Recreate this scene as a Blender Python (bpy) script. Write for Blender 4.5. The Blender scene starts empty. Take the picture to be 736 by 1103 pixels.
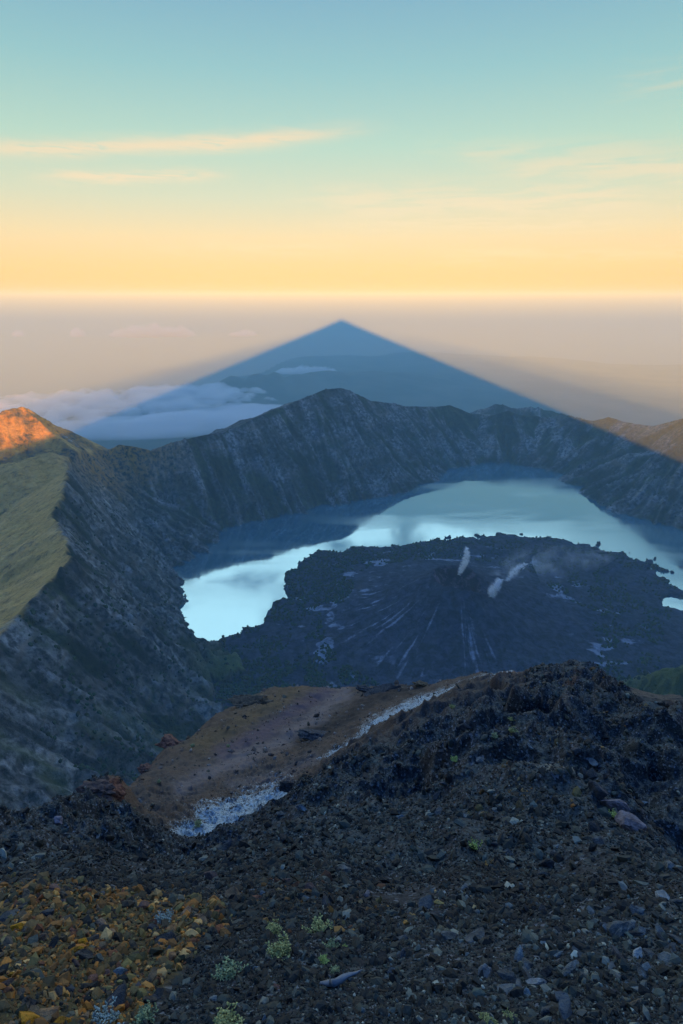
import bpy, math, random
import numpy as np
import time as _t
_T0=_t.time()
def TT(s): pass
rng = np.random.RandomState(7)
random.seed(7)
R = math.radians
SC = bpy.context.scene
COL = SC.collection

# ------------------------------------------------------------------ camera
F, CX, CY = 606.0, 368.0, 551.5          # focal length and centre in photo pixels
PITCH = R(21.02)
ZS = 1.09                                # vertical scale of the caldera block
cp, sp = math.cos(PITCH), math.sin(PITCH)
SUN_EL, SUN_AZ = R(2.2), 0.0             # sun low behind the camera, shining towards +Y

def ray(px, py):
    X = px - CX; U = CY - py
    return np.array([X, F*cp + U*sp, -F*sp + U*cp])
def Pz(px, py, z):
    d = ray(px, py); p = d * (ZS*z / d[2]); p[2] = z; return p
def Pd(px, py, dist):
    """point at a slant distance"""
    d = ray(px, py); return d / np.linalg.norm(d) * dist
def Ph(px, py, r):
    """point at horizontal distance"""
    d = ray(px, py); return d / math.hypot(d[0], d[1]) * r
def Pho(px, py, r):
    p = Ph(px, py, r); p[2] /= ZS; return p
def proj(x, y, z):
    fw = np.maximum(y*cp - z*sp, 1e-3); up = y*sp + z*cp
    return CX + F*x/fw, CY - F*up/fw

cam = bpy.data.cameras.new('camera')
cam.sensor_fit = 'VERTICAL'; cam.sensor_height = 36.0; cam.lens = 36.0*F/1103.0
cam.clip_start = 0.05; cam.clip_end = 500000
camo = bpy.data.objects.new('camera', cam); COL.objects.link(camo)
camo.location = (0, 0, 0); camo.rotation_euler = (R(90) - PITCH, 0, 0)
SC.camera = camo

# ------------------------------------------------------------------ numpy noise
_perm = np.random.RandomState(3).permutation(4096).astype(np.int64)
_g = np.random.RandomState(4).uniform(0, 2*math.pi, 4096)
_gx, _gy = np.cos(_g), np.sin(_g)
def perlin(x, y, seed=0):
    xi = np.floor(x).astype(np.int64); yi = np.floor(y).astype(np.int64)
    xf = x - xi; yf = y - yi
    u = xf*xf*xf*(xf*(xf*6-15)+10); v = yf*yf*yf*(yf*(yf*6-15)+10)
    def gr(ix, iy, fx, fy):
        h = _perm[(_perm[(ix + seed*131) & 4095] + iy) & 4095]
        return _gx[h]*fx + _gy[h]*fy
    a = gr(xi, yi, xf, yf); b = gr(xi+1, yi, xf-1, yf)
    c = gr(xi, yi+1, xf, yf-1); d = gr(xi+1, yi+1, xf-1, yf-1)
    return (a + u*(b-a) + v*((c + u*(d-c)) - (a + u*(b-a)))) * 1.5
def fbm(x, y, oct=5, seed=0, gain=0.5, lac=2.03):
    s = 0; a = 1; t = 0
    for i in range(oct):
        s = s + a*perlin(x, y, seed+i); t += a
        a *= gain; x = x*lac + 17.3; y = y*lac - 9.1
    return s/t
def ridged(x, y, oct=5, seed=0, gain=0.5, lac=2.07):
    s = 0; a = 1; t = 0
    for i in range(oct):
        n = 1 - np.abs(perlin(x, y, seed+i)); s = s + a*n*n; t += a
        a *= gain; x = x*lac + 11.3; y = y*lac + 5.1
    return s/t
def sstep(a, b, x):
    t = np.clip((x-a)/(b-a), 0, 1); return t*t*(3-2*t)

# ------------------------------------------------------------------ mesh helpers
def tag(o, label=None, cat=None, group=None, kind=None):
    if label: o['label'] = label
    if cat: o['category'] = cat
    if group: o['group'] = group
    if kind: o['kind'] = kind
    return o
def np_mesh(name, V, Fc, mat=None, attrs=None, smooth=False, parent=None, link=True, colattr=None):
    """V (n,3), Fc list of (m,k) index arrays"""
    me = bpy.data.meshes.new(name)
    V = np.asarray(V, np.float32)
    if not isinstance(Fc, list): Fc = [Fc]
    loops = np.concatenate([f.ravel() for f in Fc]).astype(np.int32)
    tot = np.concatenate([np.full(len(f), f.shape[1], np.int32) for f in Fc])
    st = np.concatenate([[0], np.cumsum(tot)[:-1]]).astype(np.int32)
    me.vertices.add(len(V)); me.vertices.foreach_set('co', V.ravel())
    me.loops.add(len(loops)); me.loops.foreach_set('vertex_index', loops)
    me.polygons.add(len(tot)); me.polygons.foreach_set('loop_start', st)
    try: me.polygons.foreach_set('loop_total', tot)
    except Exception: pass
    me.update(calc_edges=True)
    me.polygons.foreach_set('use_smooth', np.full(len(tot), smooth))
    for k, a in (attrs or {}).items():
        at = me.attributes.new(k, 'FLOAT', 'POINT'); at.data.foreach_set('value', np.asarray(a, np.float32).ravel())
    for k, a in (colattr or {}).items():
        at = me.attributes.new(k, 'FLOAT_COLOR', 'POINT')
        c = np.ones((len(V), 4), np.float32); c[:, :3] = a; at.data.foreach_set('color', c.ravel())
    if mat: me.materials.append(mat)
    me.validate()
    if not link: return me
    o = bpy.data.objects.new(name, me); COL.objects.link(o)
    if parent: o.parent = parent
    return o
def grid_faces(nr, nc):
    i = np.arange((nr-1)*(nc-1)); r = i // (nc-1); c = i % (nc-1)
    a = r*nc + c
    return np.stack([a, a+1, a+nc+1, a+nc], 1)
def empty(name, loc=(0, 0, 0)):
    o = bpy.data.objects.new(name, None); COL.objects.link(o); o.location = loc; o.empty_display_size = .1
    return o
def ico(sub=1):
    t = (1+5**.5)/2
    v = [(-1,t,0),(1,t,0),(-1,-t,0),(1,-t,0),(0,-1,t),(0,1,t),(0,-1,-t),(0,1,-t),(t,0,-1),(t,0,1),(-t,0,-1),(-t,0,1)]
    f = [(0,11,5),(0,5,1),(0,1,7),(0,7,10),(0,10,11),(1,5,9),(5,11,4),(11,10,2),(10,7,6),(7,1,8),(3,9,4),(3,4,2),(3,2,6),(3,6,8),(3,8,9),(4,9,5),(2,4,11),(6,2,10),(8,6,7),(9,8,1)]
    v = [np.array(p, float)/np.linalg.norm(p) for p in v]
    for _ in range(sub):
        m = {}; nf = []
        def mid(a, b):
            k = (min(a, b), max(a, b))
            if k not in m:
                p = v[a]+v[b]; v.append(p/np.linalg.norm(p)); m[k] = len(v)-1
            return m[k]
        for a, b, c in f:
            x, y, z = mid(a, b), mid(b, c), mid(c, a)
            nf += [(a, x, z), (b, y, x), (c, z, y), (x, y, z)]
        f = nf
    return np.array(v), np.array(f)

# ------------------------------------------------------------------ material helpers
class NT:
    def __init__(s, tree): s.t = tree; s.n = tree.nodes; s.l = tree.links
    def node(s, typ, **kw):
        n = s.n.new(typ)
        for k, v in kw.items():
            if k in n.inputs.keys() if isinstance(k, str) else False: s.put(n, k, v)
            else: setattr(n, k, v)
        return n
    def put(s, n, k, v):
        if isinstance(v, bpy.types.NodeSocket): s.l.new(v, n.inputs[k])
        else: n.inputs[k].default_value = v
    def math(s, op, a, b=None, c=None, clamp=False):
        n = s.n.new('ShaderNodeMath'); n.operation = op; n.use_clamp = clamp
        for i, v in enumerate((a, b, c)):
            if v is None: continue
            s.put(n, i, v)
        return n.outputs[0]
    def mixc(s, f, a, b, mode='MIX'):
        n = s.n.new('ShaderNodeMix'); n.data_type = 'RGBA'; n.blend_type = mode; n.clamp_factor = True
        s.put(n, 0, f); s.put(n, 6, c4(a)); s.put(n, 7, c4(b))
        return n.outputs[2]
    def noise(s, vec, scale, detail=5, rough=.55, dist=0, out=0):
        n = s.n.new('ShaderNodeTexNoise'); n.inputs['Scale'].default_value = scale
        n.inputs['Detail'].default_value = detail; n.inputs['Roughness'].default_value = rough
        n.inputs['Distortion'].default_value = dist
        if vec is not None: s.l.new(vec, n.inputs['Vector'])
        return n.outputs[out]
    def ramp(s, v, stops, interp='LINEAR'):
        n = s.n.new('ShaderNodeValToRGB'); n.color_ramp.interpolation = interp
        e = n.color_ramp.elements
        while len(e) > 1: e.remove(e[-1])
        for i, (p, c) in enumerate(stops):
            if i == 0: e[0].position = p; e[0].color = c4(c)
            else:
                x = e.new(p); x.color = c4(c)
        s.l.new(v, n.inputs[0]); return n.outputs[0]
    def maprange(s, v, a, b, c=0., d=1.):
        n = s.n.new('ShaderNodeMapRange'); n.interpolation_type = 'SMOOTHSTEP'
        for i, q in enumerate((v, a, b, c, d)): s.put(n, i, q)
        return n.outputs[0]
    def attr(s, name, out=2):
        n = s.n.new('ShaderNodeAttribute'); n.attribute_name = name; return n.outputs[out]
    def bump(s, h, strength, dist, nrm=None):
        n = s.n.new('ShaderNodeBump'); n.inputs['Strength'].default_value = strength
        n.inputs['Distance'].default_value = dist; s.l.new(h, n.inputs['Height'])
        if nrm is not None: s.l.new(nrm, n.inputs['Normal'])
        return n.outputs[0]
    def pos(s): return s.n.new('ShaderNodeNewGeometry').outputs['Position']
    def scalev(s, v, sc):
        n = s.n.new('ShaderNodeMapping'); n.inputs['Scale'].default_value = sc; s.l.new(v, n.inputs[0]); return n.outputs[0]
def c4(c):
    if isinstance(c, (tuple, list)) and len(c) == 3: return (*c, 1)
    return c
def new_mat(name):
    m = bpy.data.materials.new(name); m.use_nodes = True
    m.node_tree.nodes.clear(); N = NT(m.node_tree)
    out = N.n.new('ShaderNodeOutputMaterial'); return m, N, out
def princ(N, out, col, rough=.9, spec=.2, nrm=None, **kw):
    b = N.n.new('ShaderNodeBsdfPrincipled')
    N.put(b, 'Base Color', c4(col)); N.put(b, 'Roughness', rough); N.put(b, 'Specular IOR Level', spec)
    if nrm is not None: N.l.new(nrm, b.inputs['Normal'])
    for k, v in kw.items(): N.put(b, k, v)
    N.l.new(b.outputs[0], out.inputs['Surface']); return b

# ------------------------------------------------------------------ world
SKY_GAIN = 0.265
w = bpy.data.worlds.new('World'); SC.world = w; w.use_nodes = True
w.node_tree.nodes.clear(); N = NT(w.node_tree)
wo = N.n.new('ShaderNodeOutputWorld')
tc = N.n.new('ShaderNodeTexCoord')
nrm = N.n.new('ShaderNodeVectorMath'); nrm.operation = 'NORMALIZE'; N.l.new(tc.outputs['Generated'], nrm.inputs[0])
D = nrm.outputs[0]
sep = N.n.new('ShaderNodeSeparateXYZ'); N.l.new(D, sep.inputs[0])
dx, dy, dz = sep.outputs
def lin(r, g, b):
    f = lambda c: (c/255/12.92 if c/255 <= .04045 else ((c/255+.055)/1.055)**2.4)
    return (f(r), f(g), f(b))
def pz(e): return (math.sin(R(e)) + .1) / 1.1
stops = [(pz(-4), lin(150, 120, 110)), (pz(-.4), lin(224, 172, 132)), (pz(.6), lin(244, 186, 118)), (pz(2.6), lin(249, 200, 124)),
         (pz(5), lin(243, 214, 146)), (pz(8), lin(214, 220, 174)), (pz(12), lin(178, 220, 190)),
         (pz(17), lin(140, 202, 198)), (pz(21.5), lin(118, 182, 198)), (pz(33), lin(92, 150, 205)), (pz(45), lin(80, 148, 238)), (pz(90), (.03, .36, 1.75))]
elv = N.math('DIVIDE', N.math('ADD', dz, .1), 1.1, clamp=True)
grad = N.ramp(elv, stops)
side = N.ramp(elv, [(pz(-4), lin(40, 60, 80)), (pz(0), lin(50, 74, 100)), (pz(10), lin(60, 100, 138)), (pz(33), lin(84, 145, 210)), (pz(45), lin(84, 160, 250)), (pz(90), (.03, .36, 1.75))])
grad = N.mixc(N.maprange(dy, .80, .45), grad, side)
# cirrus: stretched noise in the sky dome, thin streaks at chosen heights
az = N.math('ARCTAN2', dx, dy)
def comb(x, y, z):
    n = N.n.new('ShaderNodeCombineXYZ'); N.put(n, 0, x); N.put(n, 1, y); N.put(n, 2, z); return n.outputs[0]
def direl(px, py):
    d = ray(px, py); d = d/np.linalg.norm(d); return math.atan2(d[0], d[1]), math.asin(d[2])
el = N.math('ARCSINE', dz)
cv = comb(N.math('MULTIPLY', az, 5.0), N.math('MULTIPLY', el, 42.0), 0.0)
cn = N.noise(cv, 1.6, 7, .6, .4)
cv2 = comb(N.math('MULTIPLY', az, 9.0), N.math('MULTIPLY', el, 110.0), 3.0)
cn2 = N.noise(cv2, 1.5, 6, .65, .8)
cmask = None
def streak(px0, px1, py, th, amp, tilt=0.0, lo=.36, hi=.62, src=None):
    global cmask
    a0, e0 = direl(px0, py); a1, e1 = direl(px1, py - tilt)
    ac, hw = (a0+a1)/2, abs(a1-a0)/2
    s = (e1-e0)/(a1-a0)
    de = N.math('SUBTRACT', el, N.math('ADD', e0, N.math('MULTIPLY', N.math('SUBTRACT', az, a0), s)))
    wob = N.math('MULTIPLY', N.math('SUBTRACT', cn, .5), .02)
    de = N.math('ADD', de, wob)
    g = N.math('POWER', 2.718, N.math('MULTIPLY', -1.0, N.math('POWER', N.math('DIVIDE', N.math('ABSOLUTE', de), th/F), 2)))
    h = N.maprange(N.math('ABSOLUTE', N.math('SUBTRACT', az, ac)), hw*1.05, hw*.45)
    n = N.maprange(cn2 if src is None else src, lo, hi)
    m = N.math('MULTIPLY', N.math('MULTIPLY', g, h), N.math('MULTIPLY', n, amp))
    cmask = m if cmask is None else N.math('MAXIMUM', cmask, m)
streak(-120, 420, 158, 6, .85, 22, .25, .5)
streak(20, 260, 190, 5, .8, 3, .3, .6)
streak(440, 760, 162, 9, .35, 4, .35, .6, cn)
streak(500, 960, 178, 13, .55, 6, .35, .6, cn)
streak(290, 800, 214, 14, .6, 10, .36, .6, cn)
streak(300, 760, 240, 8, .45, 6, .4, .6)
streak(420, 900, 275, 7, .35, 8, .4, .6)
streak(150, 400, 268, 6, .3, 2, .4, .6)
streak(640, 900, 95, 16, .3, 20, .45, .7, cn)
cirr = N.mixc(cmask, grad, lin(255, 226, 170))
# high broken cloud deck overhead, above the frame; the lake mirrors it
inv = N.math('DIVIDE', 1.0, N.math('MAXIMUM', dz, .05))
cu = comb(N.math('MULTIPLY', dx, inv), N.math('MULTIPLY', dy, inv), 0.0)
big = N.noise(cu, 1.9, 8, .6, .5)
bm = N.math('MULTIPLY', N.maprange(big, .37, .54), N.maprange(dz, .364, .378))
bm = N.math('MULTIPLY', bm, N.maprange(dz, .80, .60))
bm = N.math('MULTIPLY', bm, N.maprange(dy, -.2, .3))
sky1 = N.mixc(bm, cirr, (1.7, 2.45, 2.75))
bg1 = N.n.new('ShaderNodeBackground'); N.l.new(sky1, bg1.inputs[0]); bg1.inputs[1].default_value = SKY_GAIN
st = N.n.new('ShaderNodeTexSky'); st.sky_type = 'NISHITA'; st.sun_disc = False
st.sun_elevation = SUN_EL; st.sun_rotation = math.pi; st.altitude = 3700
bg2 = N.n.new('ShaderNodeBackground'); N.l.new(N.mixc(1.0, st.outputs[0], (.62, .44, .50), 'MULTIPLY'), bg2.inputs[0]); bg2.inputs[1].default_value = .05
ad = N.n.new('ShaderNodeAddShader'); N.l.new(bg1.outputs[0], ad.inputs[0]); N.l.new(bg2.outputs[0], ad.inputs[1])
N.l.new(ad.outputs[0], wo.inputs[0])

# ------------------------------------------------------------------ sun
sl = bpy.data.lights.new('sun', 'SUN'); sl.energy = 5.0; sl.angle = R(.5); sl.color = (1.0, .34, .015)
so = bpy.data.objects.new('sun', sl); COL.objects.link(so)
so.rotation_euler = (R(90) - SUN_EL, 0, 0)         # light travels along -Z local -> +Y, slightly down
so.location = (0, -100, 50)

# ------------------------------------------------------------------ far terrain materials
HAZE_D = 3.7e-5

def terrain_material():
    m, N, out = new_mat('volcanic_hillside')
    p = N.pos()
    n1 = N.noise(p, .004, 8, .6, .3); n2 = N.noise(p, .03, 8, .65); n3 = N.noise(p, .0012, 4, .5)
    strat = N.noise(N.scalev(p, (.2, .2, 1.6)), .012, 6, .6, .6)
    rock = N.mixc(N.maprange(n2, .35, .65), (.022, .023, .025), (.19, .185, .175))
    rock = N.mixc(N.maprange(strat, .5, .68), rock, (.12, .10, .08))
    rock = N.mixc(N.maprange(n1, .60, .72), rock, (.42, .40, .36))
    veg_and_shade = N.mixc(N.maprange(n2, .35, .65), (.008, .014, .008), (.038, .044, .020))
    talus = N.mixc(n2, (.14, .14, .135), (.34, .335, .32))
    vm = N.math('ADD', N.attr('veg_and_shade'), N.math('MULTIPLY', N.math('SUBTRACT', n1, .5), 1.6))
    vm = N.math('ADD', vm, N.math('MULTIPLY', N.math('SUBTRACT', n2, .5), .9))
    c = N.mixc(N.maprange(vm, .35, .65), rock, veg_and_shade)
    tm = N.math('ADD', N.attr('talus'), N.math('MULTIPLY', N.math('SUBTRACT', n2, .5), .8))
    c = N.mixc(N.maprange(tm, .35, .75), c, talus)
    mp = N.n.new('ShaderNodeMapping'); mp.inputs['Rotation'].default_value = (0, 0, R(38)); N.l.new(p, mp.inputs[0])
    mp2 = N.scalev(mp.outputs[0], (1, .26, .4))
    gr_n = N.math('ADD', N.math('MULTIPLY', N.noise(mp2, .05, 9, .68, .2), .7), N.math('MULTIPLY', N.noise(p, .12, 6, .7), .3))
    grass = N.ramp(gr_n, [(.36, (.24, .14, .04)), (.47, (.70, .40, .10)), (.62, (.88, .54, .15))])
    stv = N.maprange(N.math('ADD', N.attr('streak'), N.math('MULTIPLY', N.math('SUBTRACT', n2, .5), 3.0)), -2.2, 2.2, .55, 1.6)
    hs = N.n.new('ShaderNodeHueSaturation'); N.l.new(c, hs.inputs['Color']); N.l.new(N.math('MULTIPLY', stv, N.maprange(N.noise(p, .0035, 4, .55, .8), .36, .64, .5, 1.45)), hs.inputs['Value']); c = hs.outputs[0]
    dry = N.mixc(n2, (.12, .06, .018), (.55, .28, .05))
    c = N.mixc(N.math('MULTIPLY', N.attr('dry'), N.maprange(n2, .38, .58)), c, dry)
    c = N.mixc(N.attr('grass'), c, grass)
    green = N.mixc(n2, (.08, .11, .03), (.18, .20, .06))
    c = N.mixc(N.attr('green'), c, green)
    lavn = N.noise(p, .025, 8, .7, .5)
    lava = N.mixc(N.maprange(lavn, .35, .7), (.010, .013, .026), (.060, .072, .120))  # lava tinted bluer to carry the blue of haze and sky light
    c = N.mixc(N.attr('lava'), c, lava)
    ash = N.mixc(N.maprange(lavn, .3, .7), (.11, .13, .18), (.30, .35, .44))
    am_ = N.math('ADD', N.attr('ash'), N.math('MULTIPLY', N.math('SUBTRACT', lavn, .5), N.math('MULTIPLY', N.attr('ash'), 2.4)))
    c = N.mixc(N.maprange(am_, .05, .5), c, ash)
    sul = N.mixc(N.maprange(N.noise(p, .02, 7, .7, .6), .48, .68), (.03, .018, .028), (.22, .15, .20))
    c = N.mixc(N.attr('crater'), c, sul)
    b = N.bump(N.noise(p, .012, 10, .7, .4), 1.0, 60.0)
    b = N.bump(N.noise(p, .1, 5, .65), .9, 8.0, b)
    princ(N, out, c, .95, .1, b)
    return m
M_TER = terrain_material()

# ------------------------------------------------------------------ caldera terrain
LAKE = -1720.0
G = 12.5
xs = np.arange(-6500, 8500 + 1, G); ys = np.arange(-200, 16500 + 1, G*1.0)
gx, gy = np.meshgrid(xs, ys)

def seg_field(pts, inside=None):
    """max over crest segments of crest height minus a concave flank; pts rows: x,y,z,w_in,w_out,foot_in,foot_out"""
    H = np.full(gx.shape, -9999.0)
    pts = np.array(pts, float)
    for i in range(len(pts)-1):
        a, b = pts[i], pts[i+1]
        d = b[:2]-a[:2]; L2 = (d**2).sum()
        wmax = max(a[3], a[4], b[3], b[4])*1.7
        x0, x1 = min(a[0], b[0])-wmax, max(a[0], b[0])+wmax
        y0, y1 = min(a[1], b[1])-wmax, max(a[1], b[1])+wmax
        i0, i1 = np.searchsorted(xs, [x0, x1]); j0, j1 = np.searchsorted(ys, [y0, y1])
        if i1 <= i0 or j1 <= j0: continue
        X, Y = gx[j0:j1, i0:i1], gy[j0:j1, i0:i1]
        t = np.clip(((X-a[0])*d[0] + (Y-a[1])*d[1]) / L2, 0, 1)
        dist = np.hypot(X-a[0]-t*d[0], Y-a[1]-t*d[1])
        q = a + (b-a)*t[..., None]
        ins = inside[j0:j1, i0:i1] if inside is not None else np.ones(X.shape, bool)
        wdt = np.where(ins, q[..., 3], q[..., 4]); ft = np.where(ins, q[..., 5], q[..., 6])
        u = dist/wdt
        fin = np.where(u < 1, 1-(1-np.minimum(u, 1))**1.25, 1 + (u-1)*.6)
        fout = u
        h = q[..., 2] - (q[..., 2]-ft)*np.where(ins, fin, fout)
        H[j0:j1, i0:i1] = np.maximum(H[j0:j1, i0:i1], h)
    return H
def inside_poly(X, Y, poly):
    c = np.zeros(X.shape, bool); n = len(poly)
    for i in range(n):
        x1, y1 = poly[i][:2]; x2, y2 = poly[(i+1) % n][:2]
        if y1 == y2: continue
        c ^= ((y1 > Y) != (y2 > Y)) & (X < (x2-x1)*(Y-y1)/(y2-y1)+x1)
    return c
def poly_dist(X, Y, poly, closed=True):
    D2 = np.full(X.shape, 1e18); n = len(poly)
    for i in range(n if closed else n-1):
        a = np.array(poly[i][:2]); b = np.array(poly[(i+1) % n][:2]); d = b-a
        t = np.clip(((X-a[0])*d[0]+(Y-a[1])*d[1])/max((d**2).sum(), 1e-9), 0, 1)
        D2 = np.minimum(D2, (X-a[0]-t*d[0])**2+(Y-a[1]-t*d[1])**2)
    return np.sqrt(D2)
def row(p, w_in, w_out, f_in=-1775, f_out=None):
    # outer flank drops with ~0.38 gradient over w_out
    return [p[0], p[1], p[2], w_in, w_out, f_in, p[2]-.40*w_out if f_out is None else f_out]

rim = [
    row((-60, 30, -120), 900, 2500, -1300),
    row((-520, 300, -430), 1000, 2500, -1650),
    row((-980, 900, -850), 900, 2500),
    row(Pz(-20, 712, -1000), 800, 2500),
    row(Pz(0, 690, -1005), 780, 2500),
    row(Pz(28, 655, -1003), 760, 2500),
    row(Pz(52, 625, -1000), 740, 2500),
    row(Pz(76, 602, -995), 660, 2500),
    row(Pz(68, 575, -985), 640, 2500),
    row(Pz(60, 552, -970), 620, 2500),
    row(Pz(66, 532, -950), 620, 2500),
    row(Pz(72, 514, -935), 610, 2500),
    row(Pho(78, 500, 4150), 580, 2500),
    row(Pho(105, 487, 4800), 580, 2500),
    row(Pho(118, 485, 4880), 540, 2500),
    row(Pho(131, 478, 4920), 540, 2500),
    row(Pho(146, 484, 4950), 540, 2500),
    row(Pho(166, 486, 4980), 550, 2500),
    row(Pho(186, 476, 5030), 600, 2500),
    row(Pho(214, 470, 5150), 660, 2500),
    row(Pho(241, 465, 5280), 720, 2500),
    row(Pho(262, 457, 5400), 780, 2500),
    row(Pho(281, 448, 5540), 840, 2500),
    row(Pho(297, 440, 5700), 900, 2500),
    row(Pho(311, 437, 5850), 960, 2500),
    row(Pho(336, 425, 6100), 1150, 2500),
    row(Pho(352, 419, 6250), 1180, 2500),
    row(Pho(366, 418, 6320), 1200, 2500),
    row(Pho(381, 423, 6420), 1150, 2500),
    row(Pho(396, 431, 6550), 1050, 2500),
    row(Pho(416, 433, 6750), 960, 2500),
    row(Pho(436, 437, 6950), 900, 2500),
    row(Pho(466, 438, 7200), 880, 2500),
    row(Pho(486, 436, 7350), 860, 2500),
    row(Pho(500, 447, 7400), 820, 2500),
    row(Pho(517, 456, 7400), 780, 2500),
    row(Pho(533, 446, 7450), 820, 2500),
    row(Pho(549, 442, 7500), 850, 2500),
    row(Pho(563, 450, 7480), 850, 2500),
    row(Pho(577, 458, 7450), 850, 2500),
    row(Pho(598, 454, 7450), 900, 2500),
    row(Pho(617, 451, 7420), 950, 2500),
    row(Pho(640, 453, 7400), 980, 2500),
    row(Pho(657, 449, 7350), 1050, 2500),
    row(Pho(672, 454, 7250), 1100, 2500),
    row(Pho(690, 457, 7150), 1150, 2500),
    row(Pho(718, 461, 6950), 1250, 2500),
    row(Pho(738, 451, 6800), 1300, 2500),
    row(Pho(775, 440, 6500), 1300, 2500),
    row((4700, 4600, -1000), 1100, 2500),
    row((4900, 3000, -950), 1100, 2500),
    row((3400, 1500, -850), 1100, 2500),
    row((1500, 600, -700), 1000, 2500, -1700),
    row((400, 100, -300), 900, 2500, -1500),
]
rim_poly = [r[:2] for r in rim] + [[0, -150]]
# domain warp so crests and feet wander
ins = inside_poly(gx, gy, rim_poly)
H = seg_field(rim, ins)
# smooth inside / outside handled by continuity at crest
peak = [row(Pho(-60, 500, 4600), 1000, 1300, -1700, -1700), row(Pho(-22, 462, 4600), 1000, 1300, -1700, -1700),
        row(Pho(2, 447, 4650), 900, 1200, -1700, -1700), row(Pho(20, 439, 4700), 820, 1200, -1650, -1650),
        row(Pho(38, 450, 4780), 760, 1200, -1650, -1650),
        row(Pho(56, 459, 4850), 640, 1000, -1600, -1600), row(Pho(70, 462, 4900), 560, 900, -1500, -1500),
        row(Pho(88, 473, 4880), 480, 800, -1500, -1500), row(Pho(105, 487, 4850), 420, 700, -1450, -1400)]
H = np.maximum(H, seg_field(peak, ins))
spur1 = [row(Pho(20, 440, 4700), 420, 600, -1750, -1200), row(Pho(50, 465, 4500), 420, 600, -1750, -1250), row(Pho(74, 480, 4350), 380, 500, -1750, -1250)]
H = np.maximum(H, seg_field(spur1, ins))
hump = [row(Pho(-60, 530, 3850), 420, 600, -1750, -1250), row(Pho(-20, 512, 3880), 420, 560, -1750, -1250), row(Pho(5, 502, 3900), 420, 560, -1750, -1250),
        row(Pho(30, 493, 3950), 420, 560, -1750, -1250), row(Pho(55, 487, 4020), 420, 560, -1750, -1250), row(Pho(72, 492, 4080), 380, 500, -1750, -1250)]
H = np.maximum(H, seg_field(hump, ins))
back = [row(Pho(495, 447, 9000), 900, 2500, -1900), row(Pho(520, 441, 9000), 900, 2500, -1900), row(Pho(539, 434, 9000), 900, 2500, -1900),
        row(Pho(556, 440, 9050), 900, 2500, -1900), row(Pho(574, 437.5, 9100), 900, 2500, -1900),
        row(Pho(602, 443, 9100), 900, 2500, -1900), row(Pho(627, 450, 9100), 900, 2500, -1900)]
back = [[*r[:3], r[3], 2500, r[5], r[6]] for r in back]
H = np.maximum(H, seg_field(back))
# the spur by the lake on the left and the green shoulder on the right
spur2 = [row(Pz(140, 640, -1330), 260, 260, -1750, -1750), row(Pz(180, 672, -1500), 230, 230, -1760, -1760), row(Pz(212, 694, -1600), 280, 280, -1760, -1760),
         row(Pz(243, 712, -1640), 260, 260, -1760, -1760), row(Pz(268, 726, -1685), 220, 220, -1760, -1760), row(Pz(284, 740, -1725), 200, 200, -1770, -1770)]
H = np.maximum(H, seg_field(spur2))
spur4 = [row(Pz(120, 700, -1250), 380, 380, -1650, -1650), row(Pz(165, 735, -1450), 300, 300, -1700, -1700), row(Pz(205, 765, -1600), 250, 250, -1740, -1740)]
H = np.maximum(H, seg_field(spur4))
spur3 = [row(Pz(860, 680, -950), 700, 700, -1700, -1700), row(Pz(800, 700, -1050), 700, 700, -1700, -1700), row(Pz(736, 726, -1150), 600, 600, -1700, -1700),
         row(Pz(700, 740, -1230), 500, 500, -1700, -1700), row(Pz(668, 752, -1330), 420, 420, -1700, -1700), row(Pz(630, 775, -1450), 350, 350, -1700, -1700)]
H = np.maximum(H, seg_field(spur3))
# near flank of the summit
rr = np.hypot(gx, gy)
flank = -85 - 1.12*(np.maximum(rr, 70)-70) - 60*sstep(60, 300, rr)
H = np.maximum(H, np.maximum(flank, np.where(ins, -1790, -3765)))
H_wall = H.copy()
# ---- peninsula with the young cone
coast = [Pz(*q, LAKE) for q in [(200, 712), (220, 696), (237, 689), (260, 684), (257, 679), (278, 677), (286, 665), (296, 657), (298, 651), (325, 649.5),
        (324, 643.6), (304, 638.7), (303.7, 632), (307.6, 619), (325, 614), (329, 604.5), (343, 598), (382, 594), (412, 594), (440, 592),
        (470, 587), (490, 582), (530, 580), (570, 580), (605, 583), (632, 590), (641, 597), (652, 595), (665, 598), (667, 609), (680, 613), (697, 620), (699, 627), (713, 626),
        (725, 631), (738, 638), (765, 641), (800, 648), (850, 690)]]
cpoly = [c[:2] for c in coast] + [(3200, 1500), (1500, 300), (0, -150), (-900, 600), (-700, 1800)]
wx = gx + 80*fbm(gx/240, gy/240, 5, 21); wy = gy + 120*fbm(gx/240, gy/240, 5, 31)
land = inside_poly(wx, wy, cpoly)
cd = poly_dist(wx, wy, cpoly)
pond = [Pz(*q, LAKE)[:2] for q in [(712, 648), (722, 645), (760, 646), (765, 661), (728, 659.5), (718, 656)]]
inp = inside_poly(wx, wy, pond); pdist = poly_dist(wx, wy, pond)
cd = np.where(inp, 0, np.minimum(cd, pdist*1.0))
land &= ~inp
flows = ridged(gx/420+.3*fbm(gx/300, gy/300, 3, 5), gy/420, 5, 40)
bk = sstep(3500, 2900, np.hypot(gx, gy))
Lh = LAKE + 8*sstep(0, 25, cd) + (16+30*bk)*(1-np.exp(-cd/600.)) + sstep(0, 200, cd)*((.5+.5*bk)*(24*flows-8) + (7+5*bk)*fbm(gx/60, gy/60, 4, 51))
C0 = Pz(494, 620, -1395)
ddx, ddy = gx-C0[0], gy-C0[1]
dc = np.hypot(ddx, ddy); ang = np.arctan2(ddy, ddx)
dcn = dc*(1+.05*fbm(ang*2.2, dc/400, 3, 61))
rimz = -1395 - 62*np.exp(-((np.angle(np.exp(1j*(ang+.35))))/.75)**2) + 12*fbm(ang*4, ang*0, 3, 62)
RC = 150.0
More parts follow.
